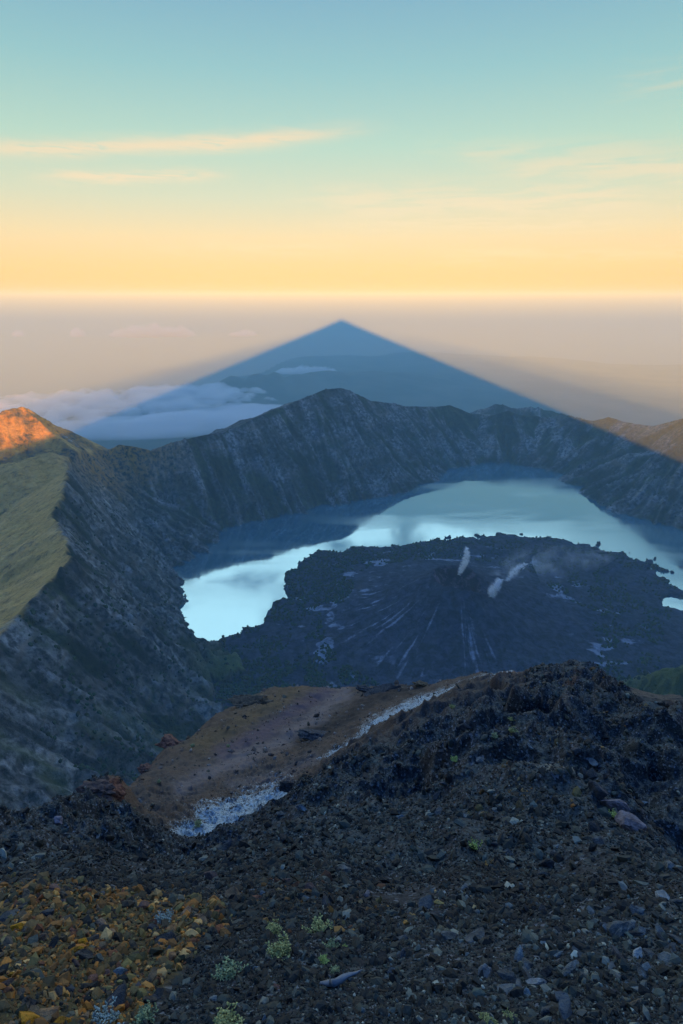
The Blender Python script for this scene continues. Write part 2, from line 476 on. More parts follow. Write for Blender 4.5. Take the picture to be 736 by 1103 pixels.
gul = ridged(ang*9, dc/900, 4, 63)
cone = np.where(dcn > RC, rimz - (rimz+1712)*(1-np.exp(-(dcn-RC)/430.)) - 16*(gul)*sstep(RC, 500, dcn)*np.exp(-dcn/900),
                rimz - 120*(1-(dcn/RC)**2))
cone += 10*fbm(gx/70, gy/70, 4, 64)
Lh = np.where(land, np.maximum(Lh, cone - 0), Lh)
oldr = [row(Pz(455, 601, -1665), 330, 260, -1715, -1740), row(Pz(484, 592, -1640), 360, 300, -1715, -1740), row(Pz(497, 597, -1655), 360, 300, -1715, -1740), row(Pz(512, 589, -1632), 420, 300, -1715, -1740),
        row(Pz(540, 592, -1640), 450, 300, -1715, -1740), row(Pz(572, 589, -1632), 450, 300, -1715, -1740), row(Pz(603, 594, -1640), 450, 300, -1715, -1740),
        row(Pz(632, 601, -1655), 420, 260, -1715, -1740), row(Pz(655, 603, -1665), 350, 220, -1715, -1740), row(Pz(664, 609, -1692), 300, 200, -1715, -1740)]
old = seg_field(oldr)
old += 22*fbm(gx/120, gy/120, 5, 66)
Lh = np.where(land | (old > -1712), np.maximum(Lh, old), Lh)
fl2 = [row(Pz(560, 640, -1560), 420, 420, -1712, -1712), row(Pz(620, 655, -1630), 420, 420, -1712, -1712), row(Pz(690, 668, -1680), 350, 350, -1715, -1715)]
Lh = np.where(land, np.maximum(Lh, seg_field(fl2) + 8*fbm(gx/90, gy/90, 4, 67)), Lh)
Lh = np.where(land | (old > -1712), Lh, np.maximum(LAKE - 2 - .25*cd, -1790))
is_wall = (H_wall > Lh) | ~ins

TT('gullies')
# ---- gullies: noise smeared along the fall line of the smooth walls
def blur(A, n):
    for _ in range(n):
        A = (np.roll(A, 1, 0)+np.roll(A, -1, 0)+A*2)/4
        A = (np.roll(A, 1, 1)+np.roll(A, -1, 1)+A*2)/4
    return A
Hs = blur(H_wall + 55*fbm(gx/700, gy/700, 3, 71), 5)
gyy, gxx = np.gradient(Hs, G)
gm = np.hypot(gxx, gyy)+1e-6
ux, uy = -gxx/gm, -gyy/gm
def smear(Nz, steps, step=1.0):
    acc = Nz.copy()
    jj, ii = np.meshgrid(np.arange(gx.shape[0], dtype=float), np.arange(gx.shape[1], dtype=float), indexing='ij')
    for sgn in (1, -1):
        pj, pi = jj.copy(), ii.copy()
        for k in range(steps):
            a = np.clip(pj+.5, 0, gx.shape[0]-1).astype(np.int32); b = np.clip(pi+.5, 0, gx.shape[1]-1).astype(np.int32)
            pj += sgn*step*uy[a, b]; pi += sgn*step*ux[a, b]
            a = np.clip(pj+.5, 0, gx.shape[0]-1).astype(np.int32); b = np.clip(pi+.5, 0, gx.shape[1]-1).astype(np.int32)
            acc += Nz[a, b]
    acc /= (2*steps+1)
    return acc
n_d = perlin(gx/22, gy/22, 84)+.7*perlin(gx/55, gy/55, 85); LD = smear(n_d, 14, 1.0); LD = LD/LD.std()
n_a = perlin(gx/95, gy/95, 81); n_b = perlin(gx/40, gy/40, 82); n_c = perlin(gx/210, gy/210, 83)
LA = smear(n_a, 26, 1.6); LB = smear(n_b, 14, 1.2); LC = smear(n_c, 30, 2.2)
def nrmz(A): return A/(A.std()+1e-9)
LA, LB, LC = nrmz(LA), nrmz(LB), nrmz(LC)
steep = sstep(.15, .6, gm)
crestd = poly_dist(gx[::4, ::4], gy[::4, ::4], rim_poly)
crestd = np.kron(crestd, np.ones((4, 4)))[:gx.shape[0], :gx.shape[1]]
amp = .25 + .75*sstep(20, 350, crestd)
sharp = lambda A: (1-np.abs(np.clip(A, -3, 3))*1.1)
det = steep*amp*(26*sharp(LA) + 40*sharp(LC)*.8 + 13*LB) + 24*fbm(gx/200, gy/200, 6, 91) * (.45+.55*steep) + steep*amp*60*(ridged(gx/420, gy/420, 5, 94)-.55) + 5*fbm(gx/45, gy/45, 3, 92)
outer = ~ins
H_wall2 = H_wall + det * np.where(outer, .45, 1.0) * sstep(0, 400, rr-150)
H_wall2 = np.where(outer, np.maximum(H_wall2, np.maximum(-1300-.36*crestd, -3765)+20*fbm(gx/500, gy/500, 4, 93)), H_wall2)
H = np.where(is_wall, np.where(outer, H_wall2, np.maximum(H_wall2, Lh)), Lh)

def samp(A, x, y):
    k = sstep(300, 900, np.hypot(x, y)); x, y = x + k*(34*fbm(x/330, y/330, 4, 301)), y + k*(34*fbm(x/330, y/330, 4, 302))
    fx = np.clip((x-xs[0])/G, 0, len(xs)-1.001); fy = np.clip((y-ys[0])/G, 0, len(ys)-1.001)
    i = fx.astype(int); j = fy.astype(int); u = fx-i; v = fy-j
    return (A[j, i]*(1-u)+A[j, i+1]*u)*(1-v) + (A[j+1, i]*(1-u)+A[j+1, i+1]*u)*v
TT('polar mesh')
# polar mesh
azs = R(1)*np.concatenate([np.linspace(-68, -40, 90, endpoint=False), np.linspace(-40, 40, 900, endpoint=False), np.linspace(40, 68, 91)])
rs = np.concatenate([np.linspace(75, 1300, 120, endpoint=False), np.linspace(1300, 3400, 340, endpoint=False),
                     np.linspace(3400, 8200, 560, endpoint=False), np.linspace(8200, 15900, 90)])
A_, R_ = np.meshgrid(azs, rs)
X, Y = R_*np.sin(A_), R_*np.cos(A_)
Z = samp(H, X, Y)
Z += (1.8*fbm(X/14, Y/14, 3, 95))*sstep(-1719, -1700, Z)
px_, py_ = proj(X, Y, Z*ZS)
wall = samp(is_wall.astype(float), X, Y)
insS = samp(ins.astype(float), X, Y)
LAs, LCs, gms = samp(LA, X, Y), samp(LC, X, Y), samp(gm, X, Y)
veg_and_shade = .50 - .26*sharp(LAs) - .30*sharp(LCs)*.8 + .12*sstep(-1000, -1600, Z)  # vegetated gully troughs, darkened further in colour to stand in for relief shading
veg_and_shade = np.where(gms > 1.1, veg_and_shade-.15, veg_and_shade)
def blob(px, py, cx, cy, rx, ry): return np.exp(-(((px-cx)/rx)**2+((py-cy)/ry)**2))
talus = wall*insS*(.15*sstep(-1300, -1700, Z)+.10*LAs - .05)
def wblob(cpx, cpy, r, rad):
    q = Ph(cpx, cpy, r); return np.exp(-((X-q[0])**2+(Y-q[1])**2)/rad**2)
talus += .6*wblob(215, 500, 4850, 170)*wall
talus += .55*wblob(150, 605, 3950, 190)*wall
talus += .5*wblob(600, 480, 7150, 150) + .5*wblob(385, 450, 6200, 160) + .4*wblob(300, 500, 5350, 140)
grass = wall*(1-insS)*sstep(4300, 3900, R_)*sstep(-20, 60, samp(crestd, X, Y))*.85
grass = np.maximum(grass, .75*sstep(3400, 3800, R_)*(1-insS)*wall*sstep(5200, 4900, R_)*sstep(-.1, .3, fbm(X/200, Y/200, 4, 96))*sstep(150, 100, px_))
green = wall*(wblob(252, 715, 2500, 170)*.9 + .5*wblob(225, 775, 1900, 120) + sstep(.0, .35, fbm(X/260, Y/260, 4, 97))*sstep(2300, 1500, R_)*.5)
sp3 = poly_dist(X, Y, [r[:2] for r in spur3], closed=False)
green = np.clip(green + .8*sstep(500, 200, sp3)*wall, 0, 1)
cds = samp(cd, X, Y)
pk = poly_dist(X, Y, [r[:2] for r in peak], closed=False)
dryA = np.clip(sstep(900, 300, pk) + sstep(2900, 3300, X)*wall*.2, 0, 1)*sstep(-1500, -1100, Z)
lava = (1-wall)*np.clip(.95 + .2*fbm(X/150, Y/150, 3, 98), 0, 1)
ash = (1-wall)*(sstep(.05, .4, fbm(X/190+3, Y/110, 5, 99))*.55*sstep(1500, 700, samp(dc, X, Y)) )
qa = Pz(400, 660, -1680); ash += (1-wall)*.7*sstep(.0, .3, fbm(X/90, Y/90, 4, 100))*np.exp(-((X-qa[0])**2+(Y-qa[1])**2)/260**2)
qa = Pz(445, 655, -1600); ash += (1-wall)*.8*sstep(-.05, .3, fbm(X/60, Y/120, 4, 101))*np.exp(-((X-qa[0])**2+(Y-qa[1])**2)/200**2)
adx = X-C0[0]; ady = Y-C0[1]; aa = np.arctan2(ady, adx); ad_ = np.hypot(adx, ady)
ash = (1-wall)*(.6*sstep(.12, .45, ash)*sstep(500, 900, ad_) + .55*sstep(.05, .5, fbm(aa*17+X/300, ad_/190+Y/300, 5, 141))*np.exp(-((ad_-480)/230)**2)*sstep(.2, -.6, np.cos(aa-.4))
      + .12*sstep(.15, .4, fbm(aa*9, ad_/120, 4, 142))*sstep(400, 200, ad_))
crater = sstep(RC*1.1, RC*.85, samp(dcn, X, Y))*(1-wall)
V = np.stack([X, Y, Z*ZS], -1).reshape(-1, 3)
o = np_mesh('hills', V, grid_faces(len(rs), len(azs))[:, ::-1], M_TER, dict(streak=samp(LD, X, Y), veg_and_shade=veg_and_shade, talus=np.clip(talus, 0, 1), grass=np.clip(grass, 0, 1), green=green, dry=dryA,
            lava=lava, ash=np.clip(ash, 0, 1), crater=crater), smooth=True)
tag(o, 'steep crater walls, far rim and dark lava cone around the lake', kind='structure')

TT('woodland')
# ---- woodland: clumps of trees on the peninsula and walls, far off, read as one mass
def merge_blobs(P, S, col, seed=1, squash=1.0, sub=0):
    v0, f0 = ico(sub); n = len(P); r = np.random.RandomState(seed)
    J = 1 + r.uniform(-.3, .3, (n, len(v0), 1))
    VV = v0[None]*J*S[:, None, None]; VV[..., 2] *= squash
    VV += P[:, None, :]
    FF = f0[None] + (np.arange(n)*len(v0))[:, None, None]
    return VV.reshape(-1, 3), FF.reshape(-1, 3), np.repeat(col, len(v0), 0)
m, N, out = new_mat('far_tree_foliage')
princ(N, out, N.attr('tint', 0), .9, .1)
M_FT = m
nT = 90000
a = rng.uniform(-R(34), R(34), nT); r_ = np.exp(rng.uniform(math.log(1500), math.log(6500), nT))
tx, ty = r_*np.sin(a), r_*np.cos(a); tz = samp(H, tx, ty)
tw = samp(is_wall.astype(float), tx, ty); tin = samp(ins.astype(float), tx, ty)
tpx, tpy = proj(tx, ty, tz*ZS)
tcd = samp(cd, tx, ty); tdc = samp(dc, tx, ty)
fn = fbm(tx/160, ty/160, 4, 110)
prob = np.zeros(nT)
pen = (tw < .5) & (tz > LAKE+3)
prob = np.where(pen & (tcd < 330) & (tpx < 500) & (tpy < 650), .9, prob)
prob = np.where(pen & (tdc > 800) & (fn > -.05), .55, prob)
prob = np.where(pen & (tdc > 950) & (r_ < 2500) & (fn > -.2), .9, prob)
prob = np.where((tw > .5) & (fn > .12) & (tin > .5), .16, prob)
prob = np.where((tw > .5) & (tin > .5), np.maximum(prob, .03), prob)
keep = (rng.rand(nT) < prob) & (tz > LAKE+3)
tx, ty, tz = tx[keep], ty[keep], tz[keep]*ZS
S = rng.uniform(4, 9, len(tx)); tcol = np.stack([rng.uniform(.018, .04, len(tx)), rng.uniform(.028, .055, len(tx)), rng.uniform(.014, .025, len(tx))], 1)
VV, FF, CC = merge_blobs(np.stack([tx, ty, tz+S*.5], 1), S, tcol, 5, 1.1)
o = np_mesh('woodland', VV, FF, M_FT, smooth=False, colattr=dict(tint=CC))
tag(o, 'dark scrub and woodland dotted over the lava peninsula and crater walls', 'woodland', kind='stuff')

TT('lake')
# ------------------------------------------------------------------ lake
m, N, out = new_mat('lake_water')
p = N.pos()
ripple = N.noise(N.scalev(p, (1, 2.2, 1)), .02, 5, .6)
ripple2 = N.noise(N.scalev(p, (.3, 1, 1)), .0022, 5, .55, .4)
b = N.bump(ripple, .05, 1.0)
dif = N.n.new('ShaderNodeBsdfDiffuse'); N.put(dif, 'Color', c4((.02, .10, .14)))
glo = N.n.new('ShaderNodeBsdfGlossy'); N.put(glo, 'Color', c4((.74, .97, 1.0)))
N.put(glo, 'Roughness', N.maprange(ripple2, .42, .62, .03, .16)); N.l.new(b, glo.inputs['Normal'])
fr = N.n.new('ShaderNodeFresnel'); fr.inputs[0].default_value = 6.0
mx = N.n.new('ShaderNodeMixShader'); N.l.new(fr.outputs[0], mx.inputs[0]); N.l.new(dif.outputs[0], mx.inputs[1]); N.l.new(glo.outputs[0], mx.inputs[2])
N.l.new(mx.outputs[0], out.inputs[0])
lp = np.array([(q[0], q[1]) for q in rim_poly[2:-2]])
cen = lp.mean(0)
Vl = np.concatenate([[[cen[0], cen[1], LAKE*ZS]], np.c_[lp, np.full(len(lp), LAKE*ZS)]])
idx = np.arange(1, len(lp)+1)
o = np_mesh('lake', Vl, np.stack([np.zeros(len(lp), int), idx, np.roll(idx, -1)], 1)[:, ::-1], m)
tag(o, 'turquoise crater lake mirroring clouds', kind='structure')

# ------------------------------------------------------------------ summit ridge behind the camera (its shadow is the blue triangle)
pxs = [-26000, -16500, -12600, -8000, -4500, -2130, -1870, -1000, -300, -60, -12, 0, 12, 60, 300, 1000, 2820, 3190, 5000, 7800, 11500, 16500, 26000]
pzs = [-3760, -3740, -3000, -1980, -1270, -800, -725, -395, -112, -18, 4, 7, 4, -18, -116, -395, -1110, -1250, -1560, -2120, -2860, -3740, -3760]
sx = np.sinh(np.linspace(-6.6, 6.6, 501))*26000/math.sinh(6.6)
sy = np.concatenate([-np.geomspace(12, 7400, 80)[::-1], [-9, -6, -3, -1, 0, 2, 5, 10, 20, 40], np.geomspace(80, 3200, 26)])
SX, SY = np.meshgrid(sx, sy)
cr = np.interp(SX, pxs, pzs); jag = np.minimum(np.abs(SX)*.03, 18)
cr = cr + jag*fbm(SX/ (40+np.abs(SX)*.12), SX*0, 4, 120)
back_ = cr - .48*np.maximum(-SY-12, 0)
front = cr - .70*np.clip(SY+12, 0, 12) - 1.35*np.maximum(SY, 0)
SZ = np.where(SY < -12, back_, front)
SZ = SZ + np.clip(np.abs(SY+12)*.05, 0, 60)*fbm(SX/300, SY/300, 5, 121)
SZ = np.maximum(SZ, -3760)
m, N, out = new_mat('summit_scree')
p = N.pos()
nn = N.noise(p, .8, 8, .6)
princ(N, out, N.mixc(nn, (.03, .03, .032), (.12, .11, .10)), .95, .15, N.bump(nn, .6, .3))
M_SUM = m
o = np_mesh('mountain', np.stack([SX, SY, SZ], -1).reshape(-1, 3), grid_faces(len(sy), len(sx)), m, smooth=True)
tag(o, 'upper volcano slopes beneath and behind the viewpoint', kind='structure')

# ------------------------------------------------------------------ lowland, far hills, sea
m, N, out = new_mat('sea_water')
p = N.pos()
princ(N, out, (.02, .045, .07), .45, .35, N.bump(N.noise(p, .002, 4), .3, 30))
s = 150000
o = np_mesh('sea', [(-s, -7500, -3726), (s, -7500, -3726), (s, s, -3726), (-s, s, -3726)], np.array([[0, 1, 2, 3]]), m)
tag(o, 'hazy sea beyond the island', kind='structure')
m, N, out = new_mat('lowland_ground')
p = N.pos()
ln = N.noise(p, .0006, 8, .6)
princ(N, out, N.mixc(N.maprange(ln, .4, .6), (.03, .045, .03), (.09, .09, .06)), .95, .1)
la = np.radians(np.linspace(-60, 60, 260)); lr = np.geomspace(8000, 56000, 260)
LA_, LR_ = np.meshgrid(la, lr)
LX, LY = LR_*np.sin(LA_), LR_*np.cos(LA_)
coastR = 17000 + 7000*fbm(LA_*3.0+4, LA_*0+2, 4, 130) + 22000*sstep(-.28, -.05, LA_)*1.0
hill_amp = np.zeros_like(LX)
def hill(px, py, r, rad, asp=1.6):
    q = Ph(px, py, r); hgt = q[2]+3700
    t = math.atan2(q[0], q[1]); ct, st_ = math.cos(t), math.sin(t)
    u = (LX-q[0])*ct-(LY-q[1])*st_; v = (LX-q[0])*st_+(LY-q[1])*ct
    return hgt*np.exp(-np.abs(((u/rad)**2+(v/(rad*1.3))**2))**.75)
hh = np.zeros_like(LX)
for q in [(250, 404, 27000, 1500), (278, 402, 27500, 1300), (297, 401, 28000, 1100), (225, 412, 26500, 1200), (325, 402, 29000, 1900), (355, 399, 30500, 2600), (400, 400, 31000, 3000),
          (430, 402, 31500, 3000), (465, 408, 31500, 2600), (500, 418, 31000, 2600), (190, 424, 25500, 1500), (160, 434, 25000, 1600),
          (640, 426, 42000, 3500), (690, 428, 43000, 4000), (740, 430, 42000, 3500), (600, 432, 40000, 2500), (560, 436, 38000, 2500)]:
    hh = np.maximum(hh, hill(q[0], q[1], q[2]*.82, q[3]*.85))
hh = hh*(1+.28*fbm(LX/1800, LY/1800, 5, 131)) + 60*fbm(LX/900, LY/900, 4, 132)*sstep(50, 300, hh)
LZ = np.where(LR_ < coastR, -3700.0, -3745.0)
LZ = -3745 + 45*sstep(400, -400, LR_-coastR) + 30*fbm(LX/4000, LY/4000, 4, 133)*sstep(400, -400, LR_-coastR)
LZ = np.maximum(LZ, -3745+hh)
o = np_mesh('lowland', np.stack([LX, LY, LZ], -1).reshape(-1, 3), grid_faces(len(lr), len(la))[:, ::-1], m, smooth=True)
tag(o, 'blue coastal plain and distant hills beyond the rim', kind='structure')

# ------------------------------------------------------------------ low clouds
m, N, out = new_mat('cloud_vapour')
pv = N.n.new('ShaderNodeVolumePrincipled')
pv.inputs['Color'].default_value = (.97, .98, 1, 1); pv.inputs['Density'].default_value = .0022; pv.inputs['Anisotropy'].default_value = 0
N.l.new(pv.outputs[0], out.inputs['Volume'])
M_CL = m
def cloud(name, px, py, r, wid, dep, thick, seed, label, cut=.0, sc=.25, nu=150, nv=60, mat=None, group=None, asp=1.0):
    wid *= .82; dep *= .82; q = Ph(px, py, r*.80); t = math.atan2(q[0], q[1])
    u = np.linspace(-1, 1, nu); v = np.linspace(-1, 1, nv); U, Vv = np.meshgrid(u, v)
    env = np.clip(1-(U**2+Vv**2), 0, 1)**.5
    n = fbm(U*wid/1000*sc*asp+seed*7.7, Vv*dep/1000*sc+3.3, 6, seed, .55)
    T = env*(1+1.2*n) - .42 - cut
    T = np.where((np.abs(U) > .999) | (np.abs(Vv) > .999), -1, T)
    mask = T > 0
    T = np.clip(T, 0, None)**.7*thick
    cxx = q[0] + U*wid/2*math.cos(t) + Vv*dep/2*math.sin(t)
    cyy = q[1] - U*wid/2*math.sin(t) + Vv*dep/2*math.cos(t)
    nvv = U.size
    top = np.stack([cxx, cyy, q[2]+T], -1).reshape(-1, 3); bot = np.stack([cxx, cyy, q[2]-.25*T], -1).reshape(-1, 3)
    gf = grid_faces(nv, nu); mk = mask.ravel()
    use = mk[gf].any(1); gf = gf[use]
    # weld: border verts have T=0 so top and bottom coincide there -> share them
    bidx = np.where(mk, np.arange(nvv)+nvv, np.arange(nvv))
    VV = np.concatenate([top, bot]); F1 = gf; F2 = bidx[gf][:, ::-1]
    FF = np.concatenate([F1, F2]); used, inv = np.unique(FF, return_inverse=True)
    o = np_mesh(name, VV[used], inv.reshape(FF.shape), mat or M_CL, smooth=True)
    tag(o, label, 'cloud', group); return o
cloud('cloud', 205, 457, 17500, 9500, 3400, 200, 3, 'long flat pale cloud bank lying over the coastal plain behind the left rim', -.25, .3)
cloud('cloud', 250, 447, 19500, 5200, 2600, 240, 9, 'bright end of low cloud sheet just left of the highest rim peak', -.15, .3)
cloud('cloud', 105, 437, 22000, 15000, 9000, 330, 5, 'broad broken cloud field above the sea at far left', .22, .7, 260, 180)
cloud('cloud', 205, 424, 25500, 4600, 2600, 380, 6, 'puffy cloud row against the left end of the blue hills', -.05, .7)
cloud('cloud', 205, 436, 24000, 3600, 1500, 200, 8, 'small scattered cloudlets below the puffy row on blue hills', .05, 1.2)
cloud('cloud', 330, 401, 33000, 3800, 1800, 330, 16, 'thin white cloud resting behind the crest of the distant hills', -.1, .8)
for (px, wd, th, sd, lb) in [(160, 7600, 900, 11, 'largest pinkish cumulus line low on the left horizon'), (84, 1500, 700, 12, 'small lone cumulus puff low on the left horizon'),
                             (262, 3000, 500, 13, 'faint flat cumulus between the long line and the shadow tip'), (20, 1200, 420, 14, 'tiny cumulus speck at the left edge of the horizon'),
                             (196, 2800, 700, 15, 'short cumulus line just right of the largest one')]:
    cloud('cloud', px, 361, 44000, wd*.72, 2200, th*.7, sd, lb, -.1, .9)

# ------------------------------------------------------------------ steam
def steam_mat(name, pts, rads, dens, nsc, lo=.38, hi=.66):
    m, N, out = new_mat(name); p = N.pos()
    nz_ = N.noise(p, nsc, 6, .65, .8)
    wn = N.n.new('ShaderNodeTexNoise'); wn.inputs['Scale'].default_value = nsc*.6; N.l.new(p, wn.inputs['Vector'])
    off = N.n.new('ShaderNodeVectorMath'); off.operation = 'MULTIPLY_ADD'
    N.l.new(wn.outputs['Color'], off.inputs[0]); k = float(np.mean(rads))*1.3; off.inputs[1].default_value = (k, k, k)
    sh = N.n.new('ShaderNodeVectorMath'); sh.operation = 'SUBTRACT'; N.l.new(p, sh.inputs[0]); sh.inputs[1].default_value = (k/2, k/2, k/2)
    N.l.new(sh.outputs[0], off.inputs[2])
    acc = None
    pts = np.array(pts, float); n = 9
    t = np.linspace(0, len(pts)-1, n)
    for tt in t:
        c = [float(np.interp(tt, range(len(pts)), pts[:, k2])) for k2 in range(3)]; r = float(np.interp(tt, range(len(rads)), rads))
        d = N.n.new('ShaderNodeVectorMath'); d.operation = 'DISTANCE'; N.l.new(off.outputs[0], d.inputs[0]); d.inputs[1].default_value = c
        g = N.math('EXPONENT', N.math('MULTIPLY', N.math('POWER', N.math('DIVIDE', d.outputs['Value'], r), 2.0), -1.0))
        g = N.math('MULTIPLY', g, 10.0/r)
        acc = g if acc is None else N.math('MAXIMUM', acc, g)
    den = N.math('MULTIPLY', N.math('MULTIPLY', acc, N.maprange(nz_, lo, hi)), dens)
    pv = N.n.new('ShaderNodeVolumePrincipled'); pv.inputs['Color'].default_value = (.995, .998, 1, 1)
    N.l.new(den, pv.inputs['Density']); N.l.new(pv.outputs[0], out.inputs['Volume'])
    m.cycles.volume_sampling = 'MULTIPLE_IMPORTANCE'
    return m
def tube(path, rad, seed, name, mat, label, cat, rough=.35, ns=28, nl=60):
    path = np.array(path, float); t = np.linspace(0, len(path)-1, nl)
    C = np.stack([np.interp(t, range(len(path)), path[:, k]) for k in range(3)], 1)
    rd = np.interp(t, range(len(rad)), rad)
    a = np.linspace(0, 2*math.pi, ns, endpoint=False)
    Tn, An = np.meshgrid(t, a, indexing='ij')
    jit = 1 + rough*(fbm(An*1.9/1.0*0+np.cos(An)*1.7+Tn*2.2, np.sin(An)*1.7+Tn*1.3, 4, seed))*1.8
    rdd = rd[:, None]*np.clip(jit, .25, 2)
    VV = np.stack([C[:, 0:1]+rdd*np.cos(An), C[:, 1:2]+rdd*np.sin(An), C[:, 2:3]+.4*rdd*np.sin(An*2+Tn)], -1).reshape(-1, 3)
    i = np.arange(nl-1)[:, None]*ns; j = np.arange(ns)[None]; j2 = (j+1) % ns
    FF = np.stack([i+j, i+j2, i+ns+j2, i+ns+j], -1).reshape(-1, 4)
    n = len(VV); VV = np.concatenate([VV, [C[0]], [C[-1]]])
    f1 = np.stack([np.full(ns, n), (np.arange(ns)+1) % ns, np.arange(ns)], 1); b_ = (nl-1)*ns
    f2 = np.stack([np.full(ns, n+1), b_+np.arange(ns), b_+(np.arange(ns)+1) % ns], 1)
    o = np_mesh(name, VV, [FF, np.concatenate([f1, f2])], mat, smooth=True)
    return tag(o, label, cat)
base = Pz(495, 619, -1425); D0 = np.linalg.norm(base[:2])
def steam(px_list, rads, dens, nsc, label, mat):
    pp = [Ph(*q) for q in px_list]
    tube(pp, [r*2.1 for r in rads], 5, 'steam_plume', steam_mat(mat, pp, rads, dens, nsc), label, 'steam', rough=.08)
steam([(495, 619, D0), (497, 613, D0), (501, 606, D0), (503, 599, D0), (503, 590, D0)], [6, 11, 13, 12, 9], 0.62, .06, 'tall white steam column rising from the upper crater rim', 'steam_column')
steam([(530, 643, D0-120), (531, 637, D0-120), (535, 630, D0-110), (539, 624, D0-90)], [10, 17, 18, 12], .52, .045, 'low steam puff at the right end of the crater', 'steam_puff')
steam([(546, 626, D0-30), (551, 620, D0), (556, 614, D0), (566, 607, D0+40)], [8, 14, 16, 12], .32, .045, 'slanting steam wisp beyond and right of the crater', 'steam_wisp')
steam([(540, 620, D0+60), (565, 607, D0+200), (600, 601, D0+350), (645, 597, D0+450)], [40, 75, 85, 60], .045, .012, 'faint wide veil of steam drifting right over the ridge behind the crater', 'steam_veil')

TT('foreground ground')
# ------------------------------------------------------------------ foreground ground
ctl = []     # px, py, slant distance
def C(*a): ctl.extend(a)
for px in (-60, 100, 230, 360, 480, 600, 720, 820):
    C((px, 1180, 2.9), (px, 1103, 3.4), (px, 1050, 3.95))
C((0, 1000, 4.9), (120, 1000, 4.9), (240, 1000, 4.9), (360, 1000, 4.9), (480, 1000, 5.0))
C((0, 960, 6.3), (120, 960, 6.4), (240, 960, 6.6), (360, 960, 6.9), (440, 968, 6.7), (520, 975, 6.2))
# near outcrop lower right
C((580, 1010, 4.6), (610, 985, 4.9), (642, 962, 5.15), (690, 968, 4.95), (736, 972, 4.85), (790, 975, 4.8), (736, 1020, 4.25))
C((642, 955, 6.2), (700, 955, 6.2), (760, 955, 6.2))
# main dark mound
C((330, 930, 8.2), (400, 935, 8.0), (470, 938, 8.0), (540, 945, 7.6), (600, 948, 7.4))
C((360, 900, 9.3), (430, 900, 8.7), (500, 900, 8.6), (570, 905, 8.3), (330, 880, 10.6))
C((400, 860, 10.8), (470, 860, 10.2), (540, 855, 9.6), (590, 850, 9.4))
C((430, 820, 13.2), (500, 810, 12.6), (560, 805, 11.8), (610, 820, 10.6))
C((640, 850, 9.9), (672, 880, 9.3), (700, 908, 8.6), (722, 940, 7.9), (650, 910, 8.3))
C((690, 862, 14.9), (736, 905, 13.8), (710, 830, 15.4), (736, 850, 15.2), (665, 820, 15.0), (640, 800, 14.8))
C((470, 785, 16.6), (540, 775, 15.9), (600, 770, 16.4), (650, 780, 16.4), (700, 800, 16.4), (736, 815, 16.2), (790, 830, 15))
C((672, 868, 14.6), (640, 836, 14.6), (600, 808, 13.6), (705, 896, 14.0), (728, 928, 13.2), (760, 950, 12))
C((640, 930, 8.05), (600, 936, 8.1), (560, 940, 8.1), (672, 925, 8.1), (700, 940, 7.7), (520, 942, 8.2), (470, 945, 8.2), (420, 945, 8.1))
C((520, 958, 6.7), (470, 960, 6.8), (420, 962, 6.9), (570, 962, 6.4), (610, 960, 6.5), (380, 955, 7.1))
# mound crest
C((240, 924, 9.2), (280, 902, 10.4), (306, 874, 12.2), (350, 833, 14.4), (398, 806, 16.6), (430, 775, 19.2), (470, 760, 20.4), (500, 750, 21.2), (560, 735, 22.5), (585, 718, 23.5),
  (612, 711.5, 24), (640, 717, 23.4), (660, 742, 21.6), (682, 768, 20), (705, 775, 19.4), (736, 786, 18.8), (790, 800, 18.5), (610, 740, 20.5), (560, 750, 19.8))
C((690, 785, 16.5), (720, 800, 15.8), (670, 770, 18.5), (736, 800, 16.5), (700, 790, 24), (740, 800, 25), (790, 812, 25))
# right bump
C((675, 762, 29), (690, 752, 31), (712, 750, 32), (736, 768, 32), (790, 800, 32))
# behind the mound crest the ground drops
C((612, 765, 32), (650, 790, 34), (612, 820, 60))
# white strip / brown slope
C((200, 930, 12.4), (240, 912, 13.6), (275, 888, 15), (175, 912, 15), (215, 900, 17), (260, 885, 19), (290, 870, 21), (300, 850, 25), (340, 832, 27), (395, 800, 30), (430, 768, 33.5), (480, 748, 37), (540, 730, 41), (556, 723, 44))
C((140, 885, 20), (120, 872, 27), (140, 850, 33), (180, 805, 46), (235, 768, 58), (262, 757, 62), (290, 742, 68), (330, 739, 68), (380, 740, 65), (430, 738, 60), (480, 733, 54), (520, 727, 49))
C((200, 860, 30), (250, 830, 36), (300, 800, 42), (350, 790, 42), (400, 765, 46), (350, 760, 56), (230, 800, 48), (450, 750, 48))
# behind brown crest
C((290, 770, 95), (400, 770, 90), (200, 830, 90), (500, 770, 80), (120, 900, 70), (556, 760, 70), (450, 830, 140), (250, 860, 140))
# left outcrop
C((-60, 880, 15), (0, 893, 13), (25, 902, 12.6), (50, 890, 13.6), (72, 868, 15.2), (95, 850, 16.4), (112, 842, 17.4), (128, 838, 18.2), (132, 862, 17), (150, 893, 14.5), (90, 905, 12.2), (60, 925, 10.4), (0, 930, 9.8),
  (120, 930, 10.2), (180, 940, 10.0), (200, 950, 8.4), (120, 948, 8.4), (40, 950, 7.8), (225, 938, 8.9))
C((0, 945, 26), (50, 930, 28), (90, 905, 32), (20, 980, 60))
pt = np.array([Pd(a, b, c) for a, b, c in ctl])
pa = np.arctan2(pt[:, 0], pt[:, 1]); pr = np.hypot(pt[:, 0], pt[:, 1]); pv_ = -pt[:, 2]/pr
extra = []
for sgn in (-1, 1):
    for azd, sl0 in ((62, 1.05), (85, .8), (105, .55)):
        for r0 in (.5, 3, 10, 40, 200): extra.append((sgn*R(azd), r0, sl0 + (1.65/r0)))
